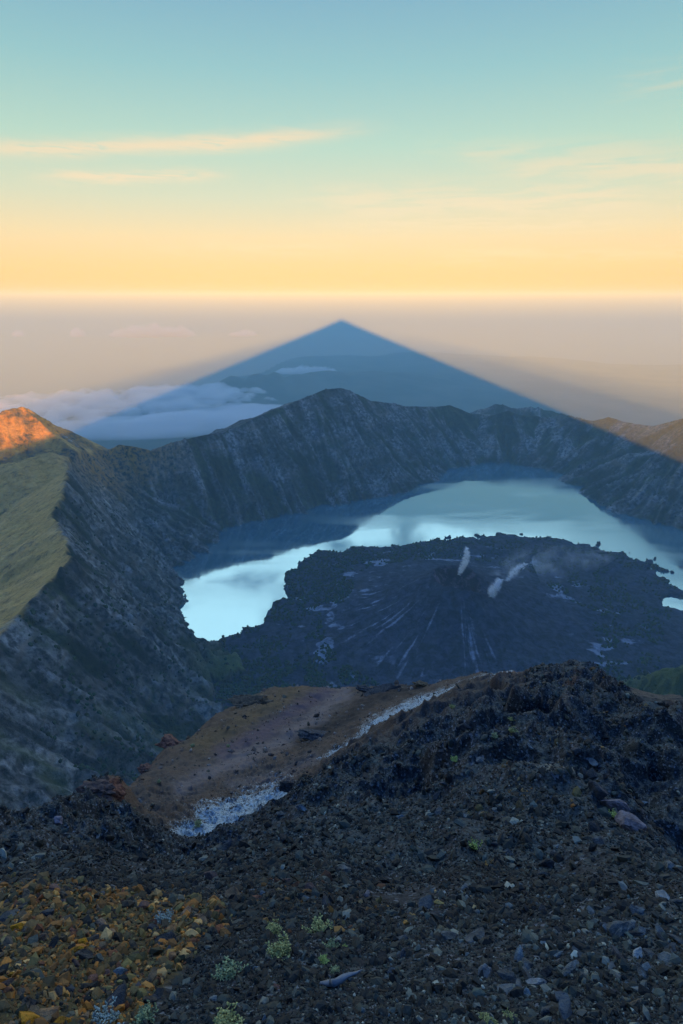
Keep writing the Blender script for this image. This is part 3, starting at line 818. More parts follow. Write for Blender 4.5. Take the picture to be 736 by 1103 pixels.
for azd in (-38, -25, -10, 5, 20, 38):
    for r0, v in ((.35, 1.75/.35+.6), (.8, 2.15/.8+.4), (180, 1.12), (330, 1.2)): extra.append((R(azd), r0, v))
pa = np.concatenate([pa, [e[0] for e in extra]]); pr = np.concatenate([pr, [e[1] for e in extra]]); pv_ = np.concatenate([pv_, [e[2] for e in extra]])
ASC = 2.4
q1 = pa*ASC; q2 = np.log(pr)
# work on height over radius to keep the near part tame
def kern(d): return d
Dm = np.hypot(q1[:, None]-q1[None], q2[:, None]-q2[None])
n = len(q1)
A = np.zeros((n+3, n+3)); A[:n, :n] = kern(Dm) - np.eye(n)*.001; A[:n, n] = 1; A[:n, n+1] = q1; A[:n, n+2] = q2
A[n, :n] = 1; A[n+1, :n] = q1; A[n+2, :n] = q2
wt = np.linalg.solve(A, np.concatenate([pv_, np.zeros(3)]))
def slope_rbf(a, lr):
    out = np.full(a.shape, wt[n]) + wt[n+1]*a*ASC + wt[n+2]*lr
    for i in range(n): out += wt[i]*np.hypot(a*ASC-q1[i], lr-q2[i])
    return out
# coarse table, then interpolate
ta = R(1)*np.linspace(-106, 106, 700); tl = np.linspace(math.log(.35), math.log(330), 620)
TA, TL = np.meshgrid(ta, tl)
tab = slope_rbf(TA, TL)
for _ in range(2):
    pd_ = np.pad(tab, 1, mode='edge')
    tab = (pd_[:-2, 1:-1]+pd_[2:, 1:-1]+pd_[1:-1, :-2]+pd_[1:-1, 2:]+4*tab)/8
def gz(x, y, detail=True):
    a = np.arctan2(x, y); r = np.hypot(x, y); l = np.log(np.maximum(r, .36))
    fa = np.clip((a-ta[0])/(ta[1]-ta[0]), 0, len(ta)-1.001); fl = np.clip((l-tl[0])/(tl[1]-tl[0]), 0, len(tl)-1.001)
    i = fa.astype(int); j = fl.astype(int); u = fa-i; v = fl-j
    sl_ = (tab[j, i]*(1-u)+tab[j, i+1]*u)*(1-v)+(tab[j+1, i]*(1-u)+tab[j+1, i+1]*u)*v
    z = -sl_*r
    if detail:
        # detail grows with distance only as far as the picture can show it
        k = np.clip(r/9.0, .25, 1.0)
        z = z + k*(.42*fbm(x/2.4, y/2.4, 3, 201) + .36*(ridged(x/1.5, y/1.5, 4, 202)-.5)) + .16*sstep(7, 11, r)*fbm(x/4.5, y/4.5, 3, 207)
        z = z + .95*sstep(6.5, 8.5, r)*sstep(19, 14, r)*(ridged(x/2.9+3, y/2.9, 4, 208)-.55)
        tm_ = sstep(7.0, 8.5, r)*sstep(21, 17, r)*sstep(-2.2, -.6, x)
        t_ = z/2.3 + 1.3*fbm(x/3.2, y/3.2, 3, 209); fr_ = t_-np.floor(t_)
        z = z + tm_*.66*2.3*(np.minimum(sstep(.30, .58, fr_)-fr_, .30)-.10)*(.35+.65*sstep(1.5, 4.5, x+(12-r)*.25))
        z = z + .06*fbm(x/.35, y/.35, 4, 203)
        kk = sstep(14, 30, r); z = z + kk*(.5*fbm(x/5, y/5, 4, 204))
        rough = sstep(30, 22, r)*sstep(5, 9, r); z = z + rough*.42*(ridged(x/.8+.4*fbm(x, y, 2, 7), y/.8, 4, 205)-.45)
    return z
ga = np.concatenate([np.linspace(-104, -50, 90, endpoint=False), np.linspace(-50, 50, 1050, endpoint=False), np.linspace(50, 104, 91)])*R(1)
gr_ = np.geomspace(.4, 320, 1050)
GA, GR = np.meshgrid(ga, gr_)
FX, FY = GR*np.sin(GA), GR*np.cos(GA)
FZ = gz(FX, FY)
fpx, fpy = proj(FX, FY, FZ)
def pmask(px, py, poly, soft=6, nz=None, wob=0):
    wxx = px + (wob*nz if nz is not None else 0); wyy = py + (wob*.7*nz[::-1] if nz is not None else 0)
    i = inside_poly(wxx, wyy, poly); d = poly_dist(wxx, wyy, poly)
    return np.where(i, .5+d/soft/2, .5-d/soft/2).clip(0, 1)
nz = fbm(FX/1.2, FY/1.2, 4, 210)
st1 = fbm(fpx/9-fpy/14, (fpx*.5+fpy)/60, 4, 212)
nzf = fbm(FX/3.5, FY/3.5, 4, 211)
poly_or = [(-200, 950), (60, 950), (130, 962), (235, 972), (255, 985), (215, 1010), (195, 1050), (150, 1103), (120, 1300), (-300, 1300)]
poly_w1 = [(150, 922), (180, 893), (225, 868), (270, 852), (300, 842), (325, 850), (312, 885), (270, 915), (212, 945)]
poly_w2 = [(382, 822), (386, 790), (408, 770), (455, 749), (500, 735), (540, 722), (564, 721), (562, 745), (505, 760), (450, 782), (410, 822)]
poly_w3 = [(310, 866), (320, 836), (384, 790), (396, 812), (350, 850)]
poly_br = [(100, 890), (115, 860), (180, 795), (240, 760), (295, 735), (560, 715), (562, 736), (505, 750), (450, 771), (412, 798), (392, 815), (310, 870), (200, 935), (150, 905)]
m_or = pmask(fpx, fpy, poly_or, 16, nz, 16)*sstep(9.5, 7.5, GR)
far_s = sstep(9.8, 11.5, GR)
farw = sstep(0, 1, far_s)
m_w = np.maximum(pmask(fpx, fpy, poly_w1, 26, nzf, 16), pmask(fpx, fpy, poly_w2, 13, nzf, 8)*sstep(20, 24, GR))*farw
m_w = np.maximum(m_w, .75*pmask(fpx, fpy, poly_w3, 8, nzf, 8)*sstep(19, 22, GR))
m_br = pmask(fpx, fpy, poly_br, 12, nzf, 6)*sstep(10.5, 12.5, GR)
m_br = np.maximum(m_br, sstep(26, 30, GR))
def bandm(pl, wd):
    d = poly_dist(fpx + 12*nzf+5*nz, fpy+5*nz, pl, closed=False); return np.exp(-(d/wd)**2)*m_br
m_ora = bandm([(330, 742), (290, 760), (250, 785), (215, 800)], 13)
m_pur = bandm([(352, 744), (322, 762), (290, 785), (240, 812)], 10)
m_pnk = bandm([(372, 744), (345, 768), (300, 800), (240, 826), (190, 850)], 8) + .6*bandm([(250, 845), (300, 838), (340, 815)], 6)
m_red = np.maximum(blob(fpx, fpy, 125, 845, 14, 12), .6*blob(fpx, fpy, 712, 758, 20, 12)*sstep(24, 28, GR)) + .55*blob(fpx, fpy, 548, 722, 14, 6)
m_red = np.maximum(m_red, .5*blob(fpx, fpy, 615, 735, 25, 14)*sstep(.05, .3, nz)) 
m_drk = np.exp(-(poly_dist(fpx+5*nzf, fpy+5*nz, [(450, 738), (400, 752), (370, 775), (325, 800)], closed=False)/9)**2)*m_br*.9
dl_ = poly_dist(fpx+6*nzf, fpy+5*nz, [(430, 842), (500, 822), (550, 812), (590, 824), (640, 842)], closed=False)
m_pale_light = .55*np.exp(-(dl_/8)**2)*sstep(-.3, .3, nz) + .8*blob(fpx, fpy, 645, 797, 26, 8)*sstep(-.1, .25, nz) + .3*blob(fpx, fpy, 585, 830, 40, 12) + .25*blob(fpx, fpy, 480, 1000, 200, 40)  # painted highlights along the mound ledge, plus the pale gravel patch below
def ground_material():
    m, N, out = new_mat('scree_ground')
    p = N.pos()
    nA = N.noise(p, 1.3, 7, .6, .3); nB = N.noise(p, 14, 7, .7); nC = N.noise(p, .25, 5, .6)
    vor = N.n.new('ShaderNodeTexVoronoi'); vor.inputs['Scale'].default_value = 26; N.l.new(p, vor.inputs['Vector'])
    vsep = N.n.new('ShaderNodeSeparateColor'); N.l.new(vor.outputs['Color'], vsep.inputs[0])
    dark = N.mixc(N.maprange(nB, .35, .7), (.005, .0055, .006), (.045, .047, .047))
    dark = N.mixc(N.maprange(vsep.outputs[0], .82, .95), dark, (.12, .125, .13))
    dark = N.mixc(N.maprange(nA, .58, .72), dark, (.032, .030, .024))
    gs_ = N.n.new('ShaderNodeNewGeometry'); sx_ = N.n.new('ShaderNodeSeparateXYZ'); N.l.new(gs_.outputs['True Normal'], sx_.inputs[0])
    fl_ = N.math('ADD', sx_.outputs[2], N.math('MULTIPLY', N.math('SUBTRACT', nA, .5), .25))
    flat_light = N.mixc(N.maprange(nB, .3, .7), (.022, .025, .022), (.085, .088, .074))
    dark = N.mixc(N.maprange(fl_, .70, .90), dark, flat_light)  # flat ground painted lighter than steep faces, standing in for top light
    brown = N.mixc(N.maprange(nB, .35, .65), (.050, .031, .019), (.115, .072, .045))
    brown = N.mixc(N.maprange(nC, .35, .65), brown, (.07, .050, .036))
    c = N.mixc(N.attr('br'), dark, brown)
    c = N.mixc(N.attr('ora'), c, N.mixc(nB, (.07, .044, .020), (.13, .082, .038)))
    c = N.mixc(N.attr('pur'), c, N.mixc(nB, (.055, .035, .038), (.11, .075, .08)))
    c = N.mixc(N.math('MULTIPLY', N.attr('pnk'), .8), c, N.mixc(nB, (.11, .08, .068), (.21, .16, .14)))
    c = N.mixc(N.attr('drk'), c, (.018, .014, .012))
    c = N.mixc(N.attr('red'), c, N.mixc(nB, (.10, .045, .022), (.24, .12, .06)))
    gm_ = N.math('ADD', N.attr('gold'), N.math('MULTIPLY', N.math('SUBTRACT', nA, .5), .8))
    c = N.mixc(N.maprange(gm_, .35, .8), c, N.mixc(nB, (.035, .026, .012), (.12, .08, .025)))
    wm = N.math('ADD', N.attr('wht'), N.math('MULTIPLY', N.math('SUBTRACT', nA, .5), 1.1))
    wm = N.math('ADD', wm, N.math('MULTIPLY', N.math('SUBTRACT', nB, .5), 1.3))
    c = N.mixc(N.maprange(wm, .40, .72), c, N.mixc(N.maprange(nB, .3, .7), (.11, .13, .13), (.46, .50, .48)))
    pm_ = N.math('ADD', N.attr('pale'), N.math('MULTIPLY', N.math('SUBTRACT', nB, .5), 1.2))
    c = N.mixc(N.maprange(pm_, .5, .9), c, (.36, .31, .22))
    b = N.bump(nA, .5, .25); b = N.bump(nB, .9, .03, b); b = N.bump(vor.outputs['Distance'], .7, .02, b)
    princ(N, out, c, .85, .3, b)
    return m
M_GR = ground_material()
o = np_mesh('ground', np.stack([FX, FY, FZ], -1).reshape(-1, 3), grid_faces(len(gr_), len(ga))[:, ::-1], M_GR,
            dict(br=m_br, ora=m_ora, pur=m_pur, pnk=np.clip(m_pnk, 0, 1), red=np.clip(m_red, 0, 1), gold=m_or, wht=m_w, drk=m_drk, pale=np.clip(m_pale_light, 0, 1)), smooth=True)
tag(o, 'dark volcanic scree slopes, brown shoulder and pale mineral streaks in the foreground', kind='structure')

TT('stones')
# ------------------------------------------------------------------ stones
def stone_proto(seed, sub=1, cuts=9, flat=.7):
    r = np.random.RandomState(seed); v, f = ico(sub); v = v.copy()
    for _ in range(cuts):
        nv = r.normal(size=3); nv /= np.linalg.norm(nv); h = r.uniform(.32, .72)
        d = v@nv; ov = d > h; v[ov] -= np.outer((d-h)[ov], nv)
    v *= np.array([1, r.uniform(.6, .95), r.uniform(.4, flat)])
    v += r.uniform(-.02, .02, v.shape); v *= 1.35
    return v, f
def rotmats(n, r, tilt=.6):
    a = r.uniform(0, 2*math.pi, n); b = r.normal(0, tilt, n); c = r.normal(0, tilt, n)
    ca, sa, cb, sb, cc, sc_ = np.cos(a), np.sin(a), np.cos(b), np.sin(b), np.cos(c), np.sin(c)
    Z0, O1 = np.zeros(n), np.ones(n)
    Rz = np.array([[ca, -sa, Z0], [sa, ca, Z0], [Z0, Z0, O1]]).transpose(2, 0, 1)
    Rx = np.array([[O1, Z0, Z0], [Z0, cb, -sb], [Z0, sb, cb]]).transpose(2, 0, 1)
    Ry = np.array([[cc, Z0, sc_], [Z0, O1, Z0], [-sc_, Z0, cc]]).transpose(2, 0, 1)
    return Rx@Ry@Rz
m, N, out = new_mat('loose_stone')
tint = N.attr('tint', 0); p = N.pos()
nb = N.noise(p, 40, 5, .65)
princ(N, out, N.mixc(N.maprange(nb, .3, .7, .0, .6), tint, N.mixc(.5, tint, (.02, .02, .02), 'MULTIPLY'), 'MIX'), .75, .35, N.bump(nb, .5, .01))
M_SS = m
dark_pal = np.array([(.008, .0085, .009), (.014, .015, .0155), (.022, .027, .027), (.055, .064, .066), (.012, .0125, .011), (.030, .028, .022), (.14, .15, .155), (.022, .031, .033)])
dark_w = np.array([.24, .22, .17, .12, .11, .06, .05, .10]); dark_w /= dark_w.sum()
or_pal = np.array([(.24, .10, .018), (.15, .070, .018), (.32, .17, .05), (.08, .055, .025), (.05, .045, .022), (.12, .10, .04), (.025, .022, .018), (.30, .20, .10), (.10, .035, .015), (.06, .065, .06)])
or_w = np.array([.13, .15, .05, .16, .14, .12, .12, .03, .05, .05]); or_w /= or_w.sum()
br_pal = np.array([(.07, .048, .035), (.12, .09, .07), (.035, .03, .026), (.2, .17, .14), (.05, .05, .035)])
def place(n, lr0, lr1, seed):
    r = np.random.RandomState(seed)
    a = r.uniform(-R(46), R(46), n); rad = np.exp(r.uniform(math.log(lr0), math.log(lr1), n))
    x, y = rad*np.sin(a), rad*np.cos(a); z = gz(x, y)
    px, py = proj(x, y, z)
    k = (px > -60) & (px < 800) & (py > 680) & (py < 1160)
    return x[k], y[k], z[k], px[k], py[k], rad[k], r
def stones(name, x, y, z, size, col, seed, sub, label, sink=.25, tilt=.6, nproto=14):
    r = np.random.RandomState(seed); n = len(x); Vs, Fs, Cs = [], [], []
    Rm = rotmats(n, r, tilt); off = 0
    ids = r.randint(0, nproto, n)
    for k in range(nproto):
        sel = np.where(ids == k)[0]
        if not len(sel): continue
        v, f = stone_proto(seed*100+k, sub)
        VV = np.einsum('nij,vj->nvi', Rm[sel], v)*size[sel][:, None, None]
        VV += np.stack([x[sel], y[sel], z[sel]+size[sel]*sink], 1)[:, None]
        FF = f[None]+(np.arange(len(sel))*len(v))[:, None, None]+off
        off += len(sel)*len(v)
        Vs.append(VV.reshape(-1, 3)); Fs.append(FF.reshape(-1, 3)); Cs.append(np.repeat(col[sel], len(v), 0))
    o = np_mesh(name, np.concatenate(Vs), np.concatenate(Fs), M_SS, colattr=dict(tint=np.concatenate(Cs)))
    return tag(o, label, 'stones', kind='stuff')
OR = lambda px, py, r: pmask(px, py, poly_or, 30)*(r < 8.5)
# dark scree
x, y, z, px, py, rad, r = place(230000, 1.2, 30, 301)
cl = fbm(x/1.1, y/1.1, 3, 302)
orm = OR(px + 25*cl, py + 18*cl, rad)
wm = np.maximum(pmask(px, py, poly_w1, 8), pmask(px, py, poly_w2, 8))*(rad > 10.5)
fleck = (r.rand(len(x)) < .03) & (pmask(px, py, [(470, 960), (640, 950), (760, 960), (760, 1120), (350, 1120), (380, 1040)], 30) > .4)
brm = (inside_poly(px, py, poly_br) & (rad > 11)) | (rad > 26)
k = (orm < .5) & (wm < .4) & ~brm & (r.rand(len(x)) < .55+.9*cl)
sz = np.hypot(rad, z)*(1/F)*np.minimum(.95 + .7*r.pareto(2.1, len(x)), 6)*(1-.35*sstep(6, 9, rad))
col = dark_pal[r.choice(len(dark_pal), len(x), p=dark_w)]*(1+.25*r.randn(len(x), 1)).clip(.5, 1.8)
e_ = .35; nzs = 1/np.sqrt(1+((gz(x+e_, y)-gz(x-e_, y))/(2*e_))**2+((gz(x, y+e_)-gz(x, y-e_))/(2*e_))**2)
col = col*(.45+1.25*sstep(.52, .86, nzs))[:, None]  # painted shading: stones darker on steep faces, lighter on flats
warm = (r.rand(len(x)) < .10)[:, None] & (blob(px, py, 330, 975, 150, 25) + blob(px, py, 610, 745, 70, 40) + .3*blob(px, py, 560, 850, 200, 90) > .25)[:, None]
col = np.where(warm, or_pal[r.choice(len(or_pal), len(x))]*.8, col)
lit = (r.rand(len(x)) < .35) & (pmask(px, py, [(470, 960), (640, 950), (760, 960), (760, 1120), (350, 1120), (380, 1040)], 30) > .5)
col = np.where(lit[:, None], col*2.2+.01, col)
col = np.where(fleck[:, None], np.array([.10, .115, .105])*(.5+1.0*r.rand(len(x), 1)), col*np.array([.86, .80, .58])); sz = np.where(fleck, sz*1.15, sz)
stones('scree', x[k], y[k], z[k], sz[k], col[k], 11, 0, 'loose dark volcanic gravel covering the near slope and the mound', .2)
# orange scree
x, y, z, px, py, rad, r = place(60000, 1.2, 9, 303)
cl = fbm(x/.5, y/.5, 3, 304)
k = (OR(px + 25*cl, py + 18*cl, rad) >= .5) 
sz = np.hypot(rad, z)*(1/F)*np.minimum(1.3 + 1.3*r.pareto(2.4, len(x)), 6)
col = or_pal[r.choice(len(or_pal), len(x), p=or_w)]*(1+.25*r.randn(len(x), 1)).clip(.4, 1.7)
k2 = k & (r.rand(len(x)) < .8); col = col*np.array([1.4, 1.2, .8])
stones('scree', x[k2], y[k2], z[k2], sz[k2], col[k2], 12, 0, 'orange and brown volcanic rubble filling the lower left corner', .3)
# brown slope pebbles
x, y, z, px, py, rad, r = place(26000, 12, 75, 305)
k = (inside_poly(px, py, poly_br) & (rad > 11)) & (r.rand(len(x)) < .30 + .5*fbm(x/6, y/6, 3, 306))
sz = np.hypot(rad, z)*(1/F)*np.minimum(.6 + .5*r.pareto(2.4, len(x)), 3.2)
col = br_pal[r.choice(len(br_pal), len(x))]*(1+.2*r.randn(len(x), 1)).clip(.5, 1.5)
stones('scree', x[k], y[k], z[k], sz[k], col[k], 13, 0, 'scattered pebbles on the smooth brown shoulder', .3)

TT('individually')
# ---- individually standing rocks (first hit of the pixel ray on the ground)
_rr = np.geomspace(1.0, 120, 1600)
def hit(px, py, rmin=1.0):
    d = ray(px, py); d = d/math.hypot(d[0], d[1])
    rr_ = _rr[_rr >= rmin]
    x, y, zr = d[0]*rr_, d[1]*rr_, d[2]*rr_
    g = gz(x, y); i = np.where(zr <= g)[0]
    i = i[0] if len(i) else len(rr_)-1
    return np.array([x[i], y[i], g[i]])
def stone_mat(name, c1, c2, rough=.8):
    m, N, out = new_mat(name); tcn = N.n.new('ShaderNodeTexCoord')
    p = N.pos()
    a = N.noise(p, 9, 7, .65, .3); b = N.noise(p, 45, 5, .6)
    oi = N.n.new('ShaderNodeObjectInfo')
    c = N.mixc(N.maprange(a, .35, .65), c1, c2)
    hv = N.n.new('ShaderNodeHueSaturation'); N.l.new(c, hv.inputs['Color'])
    N.l.new(N.maprange(oi.outputs['Random'], 0., 1., .55, 1.35), hv.inputs['Value'])
    N.l.new(N.maprange(oi.outputs['Random'], 0., 1., .7, 1.15), hv.inputs['Saturation'])
    princ(N, out, hv.outputs[0], rough, .35, N.bump(b, .6, .02, N.bump(a, .6, .06))); return m
SM = dict(dark=stone_mat('dark_basalt', (.008, .0085, .009), (.04, .042, .045)), orange=stone_mat('oxidised_stone', (.12, .05, .012), (.36, .17, .04)),
          grey=stone_mat('grey_stone', (.035, .038, .036), (.12, .128, .12)), purple=stone_mat('mauve_stone', (.06, .048, .055), (.19, .16, .17)),
          rust=stone_mat('rusty_stone', (.05, .022, .016), (.16, .075, .05)), pale=stone_mat('pale_stone', (.10, .105, .10), (.30, .30, .27)),
          blue=stone_mat('bluish_stone', (.028, .04, .05), (.09, .12, .135)), brown=stone_mat('brown_stone', (.04, .028, .018), (.13, .09, .05)))
protos = {}
def stone_mesh(kind, k, craggy=False):
    key = (kind, k, craggy)
    if key not in protos:
        if craggy:
            v, f = stone_proto(900+k, 3, 5, .95); v[:, 2] *= .9/max(np.ptp(v[:, 2])/2, .1)
            v = v*(1+.5*fbm(v[:, 0]*2.1+k, v[:, 1]*2.1+v[:, 2]*1.7, 4, 220+k)[:, None])
        else: v, f = stone_proto(500+k, 2, 16, .85)
        protos[key] = np_mesh('rock', v, f, SM[kind], link=False)
    return protos[key]
def rock(px, py, wpx, kind, label, group=None, k=None, sc=(1, 1, 1), craggy=False, name='rock', rmin=1.0, sink=.15, rot=None):
    P0 = hit(px, py + wpx*.15, rmin); D_ = np.linalg.norm(P0); s = wpx*.5*D_/F
    k = random.randrange(8) if k is None else k
    o = bpy.data.objects.new(name, stone_mesh(kind, k, craggy)); COL.objects.link(o)
    o.location = P0 + np.array([0, 0, s*sink]); o.scale = (s*sc[0], s*sc[1], s*sc[2])
    if craggy: o.location += __import__('mathutils').Vector((0, 0, -s*.05))
    o.rotation_euler = rot or (random.uniform(-.4, .4), random.uniform(-.4, .4), random.uniform(0, 6.28))
    return tag(o, label, 'rock', group)
named = [
 (48, 1096, 22, 'orange', 'flat-topped bright orange block at the bottom left edge'), (28, 1097, 17, 'orange', 'smaller orange block just left of the flat-topped bright one'),
 (33, 954, 11, 'orange', 'lone orange rock above the rubble at the far left'), (228, 945, 13, 'rust', 'rust-brown rock standing behind the orange rubble on dark gravel'),
 (250, 964, 17, 'brown', 'wide olive-brown rock right of the rusty rock'), (219, 991, 13, 'orange', 'rounded orange rock at the right edge of the rubble patch'),
 (199, 985, 14, 'orange', 'larger pale-crusted orange rock next to the grey-green tuft'), (283, 961, 8, 'blue', 'small blue-grey stone between rusty rocks at mid height'),
 (275, 967, 11, 'rust', 'rust-red stone just left of the blue-grey one'), (311, 950, 10, 'rust', 'upright pinkish brown stone at the foot of the mound'),
 (336, 958, 15, 'rust', 'dark rust rock in shade at the foot of the mound'), (330, 968, 8, 'blue', 'light blue stone beside the dark rust rock'),
 (297, 1063, 8, 'rust', 'small reddish stone below the yellow tufts'), (320, 1065, 6, 'pale', 'small pinkish white stone right of the reddish one'),
 (412, 1033, 19, 'dark', 'black wedge-shaped rock alone on gravel below the mound'), (460, 975, 17, 'blue', 'flat blue-grey slab under the shaded hollow of the mound'),
 (395, 965, 11, 'purple', 'mauve upright stone in the dark hollow at the mound foot'), (478, 963, 6, 'pale', 'small round tan stone in the dark hollow'),
 (502, 955, 11, 'grey', 'pointed grey stone at the right of the dark hollow'), (371, 934, 15, 'grey', 'tilted grey slab on the lower left of the mound'),
 (516, 818, 12, 'pale', 'pale oval stone on the upper mound beside a tuft'), (429, 881, 9, 'blue', 'bluish boulder on the left face of the mound'),
 (645, 855, 20, 'dark', 'dark rounded boulder above the mauve pair on the right ridge'), (662, 868, 20, 'purple', 'tall mauve boulder leaning behind the tuft on the right ridge'),
 (677, 887, 26, 'purple', 'large angular mauve boulder on the right ridge'), (640, 890, 16, 'dark', 'dark boulder left of the large mauve one'),
 (722, 934, 15, 'grey', 'grey-green boulder near the right frame edge on the ridge end'), (660, 1000, 24, 'grey', 'upright grey rock in the near outcrop at lower right'),
 (684, 1028, 13, 'pale', 'pale stone below the upright grey rock'), (716, 967, 15, 'pale', 'thin pale slab topping the outcrop at the right edge'),
 (578, 1058, 13, 'pale', 'small pale stone near bottom centre right'), (610, 1090, 20, 'blue', 'blue-grey slab at the very bottom right of centre'),
 (592, 1090, 15, 'grey', 'grey slab left of the blue-grey bottom one'), (680, 1085, 16, 'brown', 'brownish rock in the lower right gravel'),
 (523, 1048, 20, 'pale', 'long pale flake in the lower centre gravel'), (515, 1008, 18, 'grey', 'light grey rock in the pale patch right of centre'),
 (480, 1008, 17, 'grey', 'light grey flake left end of the pale patch'), (568, 1038, 18, 'grey', 'layered grey rock beneath the near outcrop'),
 (125, 1080, 24, 'dark', 'broad black rock above the pale tuft at the bottom'), (178, 1013, 20, 'dark', 'black blocky rock below the grey-green tuft'),
 (12, 985, 17, 'grey', 'long grey slab at the left edge of the rubble'), (149, 1062, 9, 'purple', 'small purple-white stone in the lower rubble'),
 (128, 1045, 13, 'grey', 'pale ringed stone in the middle of the rubble'), (64, 882, 9, 'purple', 'small mauve rock on the left outcrop crest'),
 (105, 902, 6, 'pale', 'small pale stone on the left outcrop'), (128, 875, 9, 'pale', 'white flat stone at the foot of the brown slope'),
 (158, 920, 12, 'dark', 'dark rock where the pale streak meets the gravel')]
for (px, py, wp, kd, lb) in named: rock(px, py, wp, kd, lb)
# craggy outcrops on the brown shoulder's rim and the left knoll
crag = [(270, 757, 34, 'brown', 'slanting brown outcrop at the upper edge of the brown slope', 45, (1.1, .8, .55)), (188, 802, 22, 'rust', 'rusty jagged outcrop on the lower edge of the brown slope', 35, (1.1, .8, .7)),
        (126, 850, 30, 'rust', 'reddish craggy boulder crowning the left knoll', 12, (1, .8, .9)), (105, 858, 26, 'rust', 'dark red crag just left of the knoll top', 12, (1, .8, .7)),
        (387, 737, 10, 'brown', 'small golden cairn-like rock on the brown crest', 40, (.8, .8, 1.4)), (415, 741, 24, 'dark', 'dark craggy hump on the brown crest right of the cairn', 40, (1.3, .8, .6)),
        (396, 742, 14, 'dark', 'small dark crag between cairn and hump', 40, (1.2, .8, .6)), (456, 738, 12, 'brown', 'small brown crag farther right on the crest', 38, (1.3, .8, .7)),
        (345, 795, 22, 'dark', 'dark smooth outcrop in the middle of the brown slope', 30, (1.5, .7, .5)), (310, 848, 18, 'dark', 'dark knob at the top of the lower pale streak', 11, (.9, .8, 1)),
        (710, 762, 50, 'brown', 'golden-brown weathered knoll behind the mound at the right', 24, (1.2, .8, .6)), (232, 766, 14, 'rust', 'small rusty crag above the brown slope edge', 40, (1.2, .8, .6)),
        (160, 826, 12, 'rust', 'small crag low on the brown slope edge', 30, (1.2, .8, .6))]
for i, (px, py, wp, kd, lb, rm, sc) in enumerate(crag): rock(px, py, wp, kd, lb, None, i, sc, True, 'outcrop', rm, .0, (0, .15, random.uniform(-.4, .4)))
# countable rocks in the rubble and on the scree
gO, gD, gC = 'orange and brown rocks in the lower left rubble', 'larger dark rocks strewn over the gravel', 'grey rocks in the near outcrop at lower right'
i = 0
while i < 95:
    px, py = random.uniform(-5, 250), random.uniform(955, 1108)
    if pmask(np.array([px]), np.array([py]), poly_or, 10)[0] < .7: continue
    rock(px, py, random.choice([6, 7, 8, 9, 10, 12])*(1+(py-950)/600), random.choice(['orange', 'orange', 'brown', 'brown', 'rust', 'dark']), 'rust, orange or brown rock among the rubble in the lower left corner', gO); i += 1
i = 0
while i < 70:
    px, py = random.uniform(190, 740), random.uniform(770, 1105)
    if pmask(np.array([px]), np.array([py]), poly_br, 4)[0] > .4 or pmask(np.array([px]), np.array([py]), poly_or, 10)[0] > .3: continue
    rock(px, py, random.choice([6, 7, 8, 10, 12]), random.choice(['dark', 'dark', 'grey', 'blue']), 'dark or grey rock lying on the gravel slope', gD); i += 1
i = 0
while i < 45:
    px, py = random.uniform(540, 740), random.uniform(965, 1075)
    if py < 1040 - (px-540)*.6: continue
    rock(px, py, random.choice([9, 11, 13, 16]), random.choice(['grey', 'grey', 'blue', 'dark', 'grey']), 'grey angular rock piled in the near outcrop at lower right', gC, sc=(1.2, .8, .6)); i += 1

TT('plants')
# ------------------------------------------------------------------ plants
def leaf_mat(name, c1, c2):
    m, N, out = new_mat(name); p = N.pos(); a = N.noise(p, 30, 3)
    c = N.mixc(N.maprange(a, .35, .65), c1, c2); princ(N, out, c, .6, .3); return m
LM = dict(yellow=leaf_mat('yellow_green_leaf', (.16, .16, .045), (.46, .42, .14)), green=leaf_mat('green_leaf', (.10, .13, .06), (.34, .36, .15)),
          grey=leaf_mat('silver_leaf', (.16, .19, .15), (.34, .38, .30)), lime=leaf_mat('lime_leaf', (.24, .30, .06), (.50, .55, .14)), dead=leaf_mat('dead_leaf', (.22, .10, .02), (.45, .24, .06)))
mstem, N, out = new_mat('woody_stem'); princ(N, out, N.mixc(N.noise(N.pos(), 60, 4), (.03, .022, .015), (.10, .08, .05)), .9, .1)
def plant_meshes(seed, kind, nst=60, nl=9, sprig=False):
    r = np.random.RandomState(seed)
    LV, LF, SV, SF = [], [], [], []
    for s in range(nst):
        a = r.uniform(0, 6.28); rad = r.uniform(0, .75)**.8; lean = r.uniform(.1, .9)*rad
        b0 = np.array([math.cos(a)*rad*.35, math.sin(a)*rad*.35, -.08]); h = r.uniform(.55, 1.0)*(1-.45*rad)
        tip = b0 + np.array([math.cos(a)*lean, math.sin(a)*lean, h])
        w = .022; c = len(SV)
        for q in (b0, tip):
            for k in range(3): SV.append(q + w*np.array([math.cos(k*2.1), math.sin(k*2.1), 0]))
        SF += [(c, c+1, c+4), (c, c+4, c+3), (c+1, c+2, c+5), (c+1, c+5, c+4), (c+2, c, c+3), (c+2, c+3, c+5)]
        for l in range(nl):
            t = 1 - (l/nl)*.6; q = b0+(tip-b0)*t; b = l*2.4+r.uniform(0, 1)
            up = r.uniform(.5, 1.2); d = np.array([math.cos(b), math.sin(b), up]); d /= np.linalg.norm(d)
            L = r.uniform(.13, .22); sd = np.cross(d, [0, 0, 1.0]); sd /= np.linalg.norm(sd)+1e-6
            nr = np.cross(sd, d)*.02; c = len(LV); W = L*.28
            LV += [q, q+d*L*.5+sd*W, q+d*L, q+d*L*.5-sd*W, q+d*L*.55+nr*1.5]
            LF += [(c, c+1, c+4), (c+1, c+2, c+4), (c+2, c+3, c+4), (c+3, c, c+4)]
    return (np_mesh('foliage', np.array(LV), np.array(LF), LM[kind], link=False), np_mesh('stem', np.array(SV), np.array(SF), mstem, link=False))
PM = {}
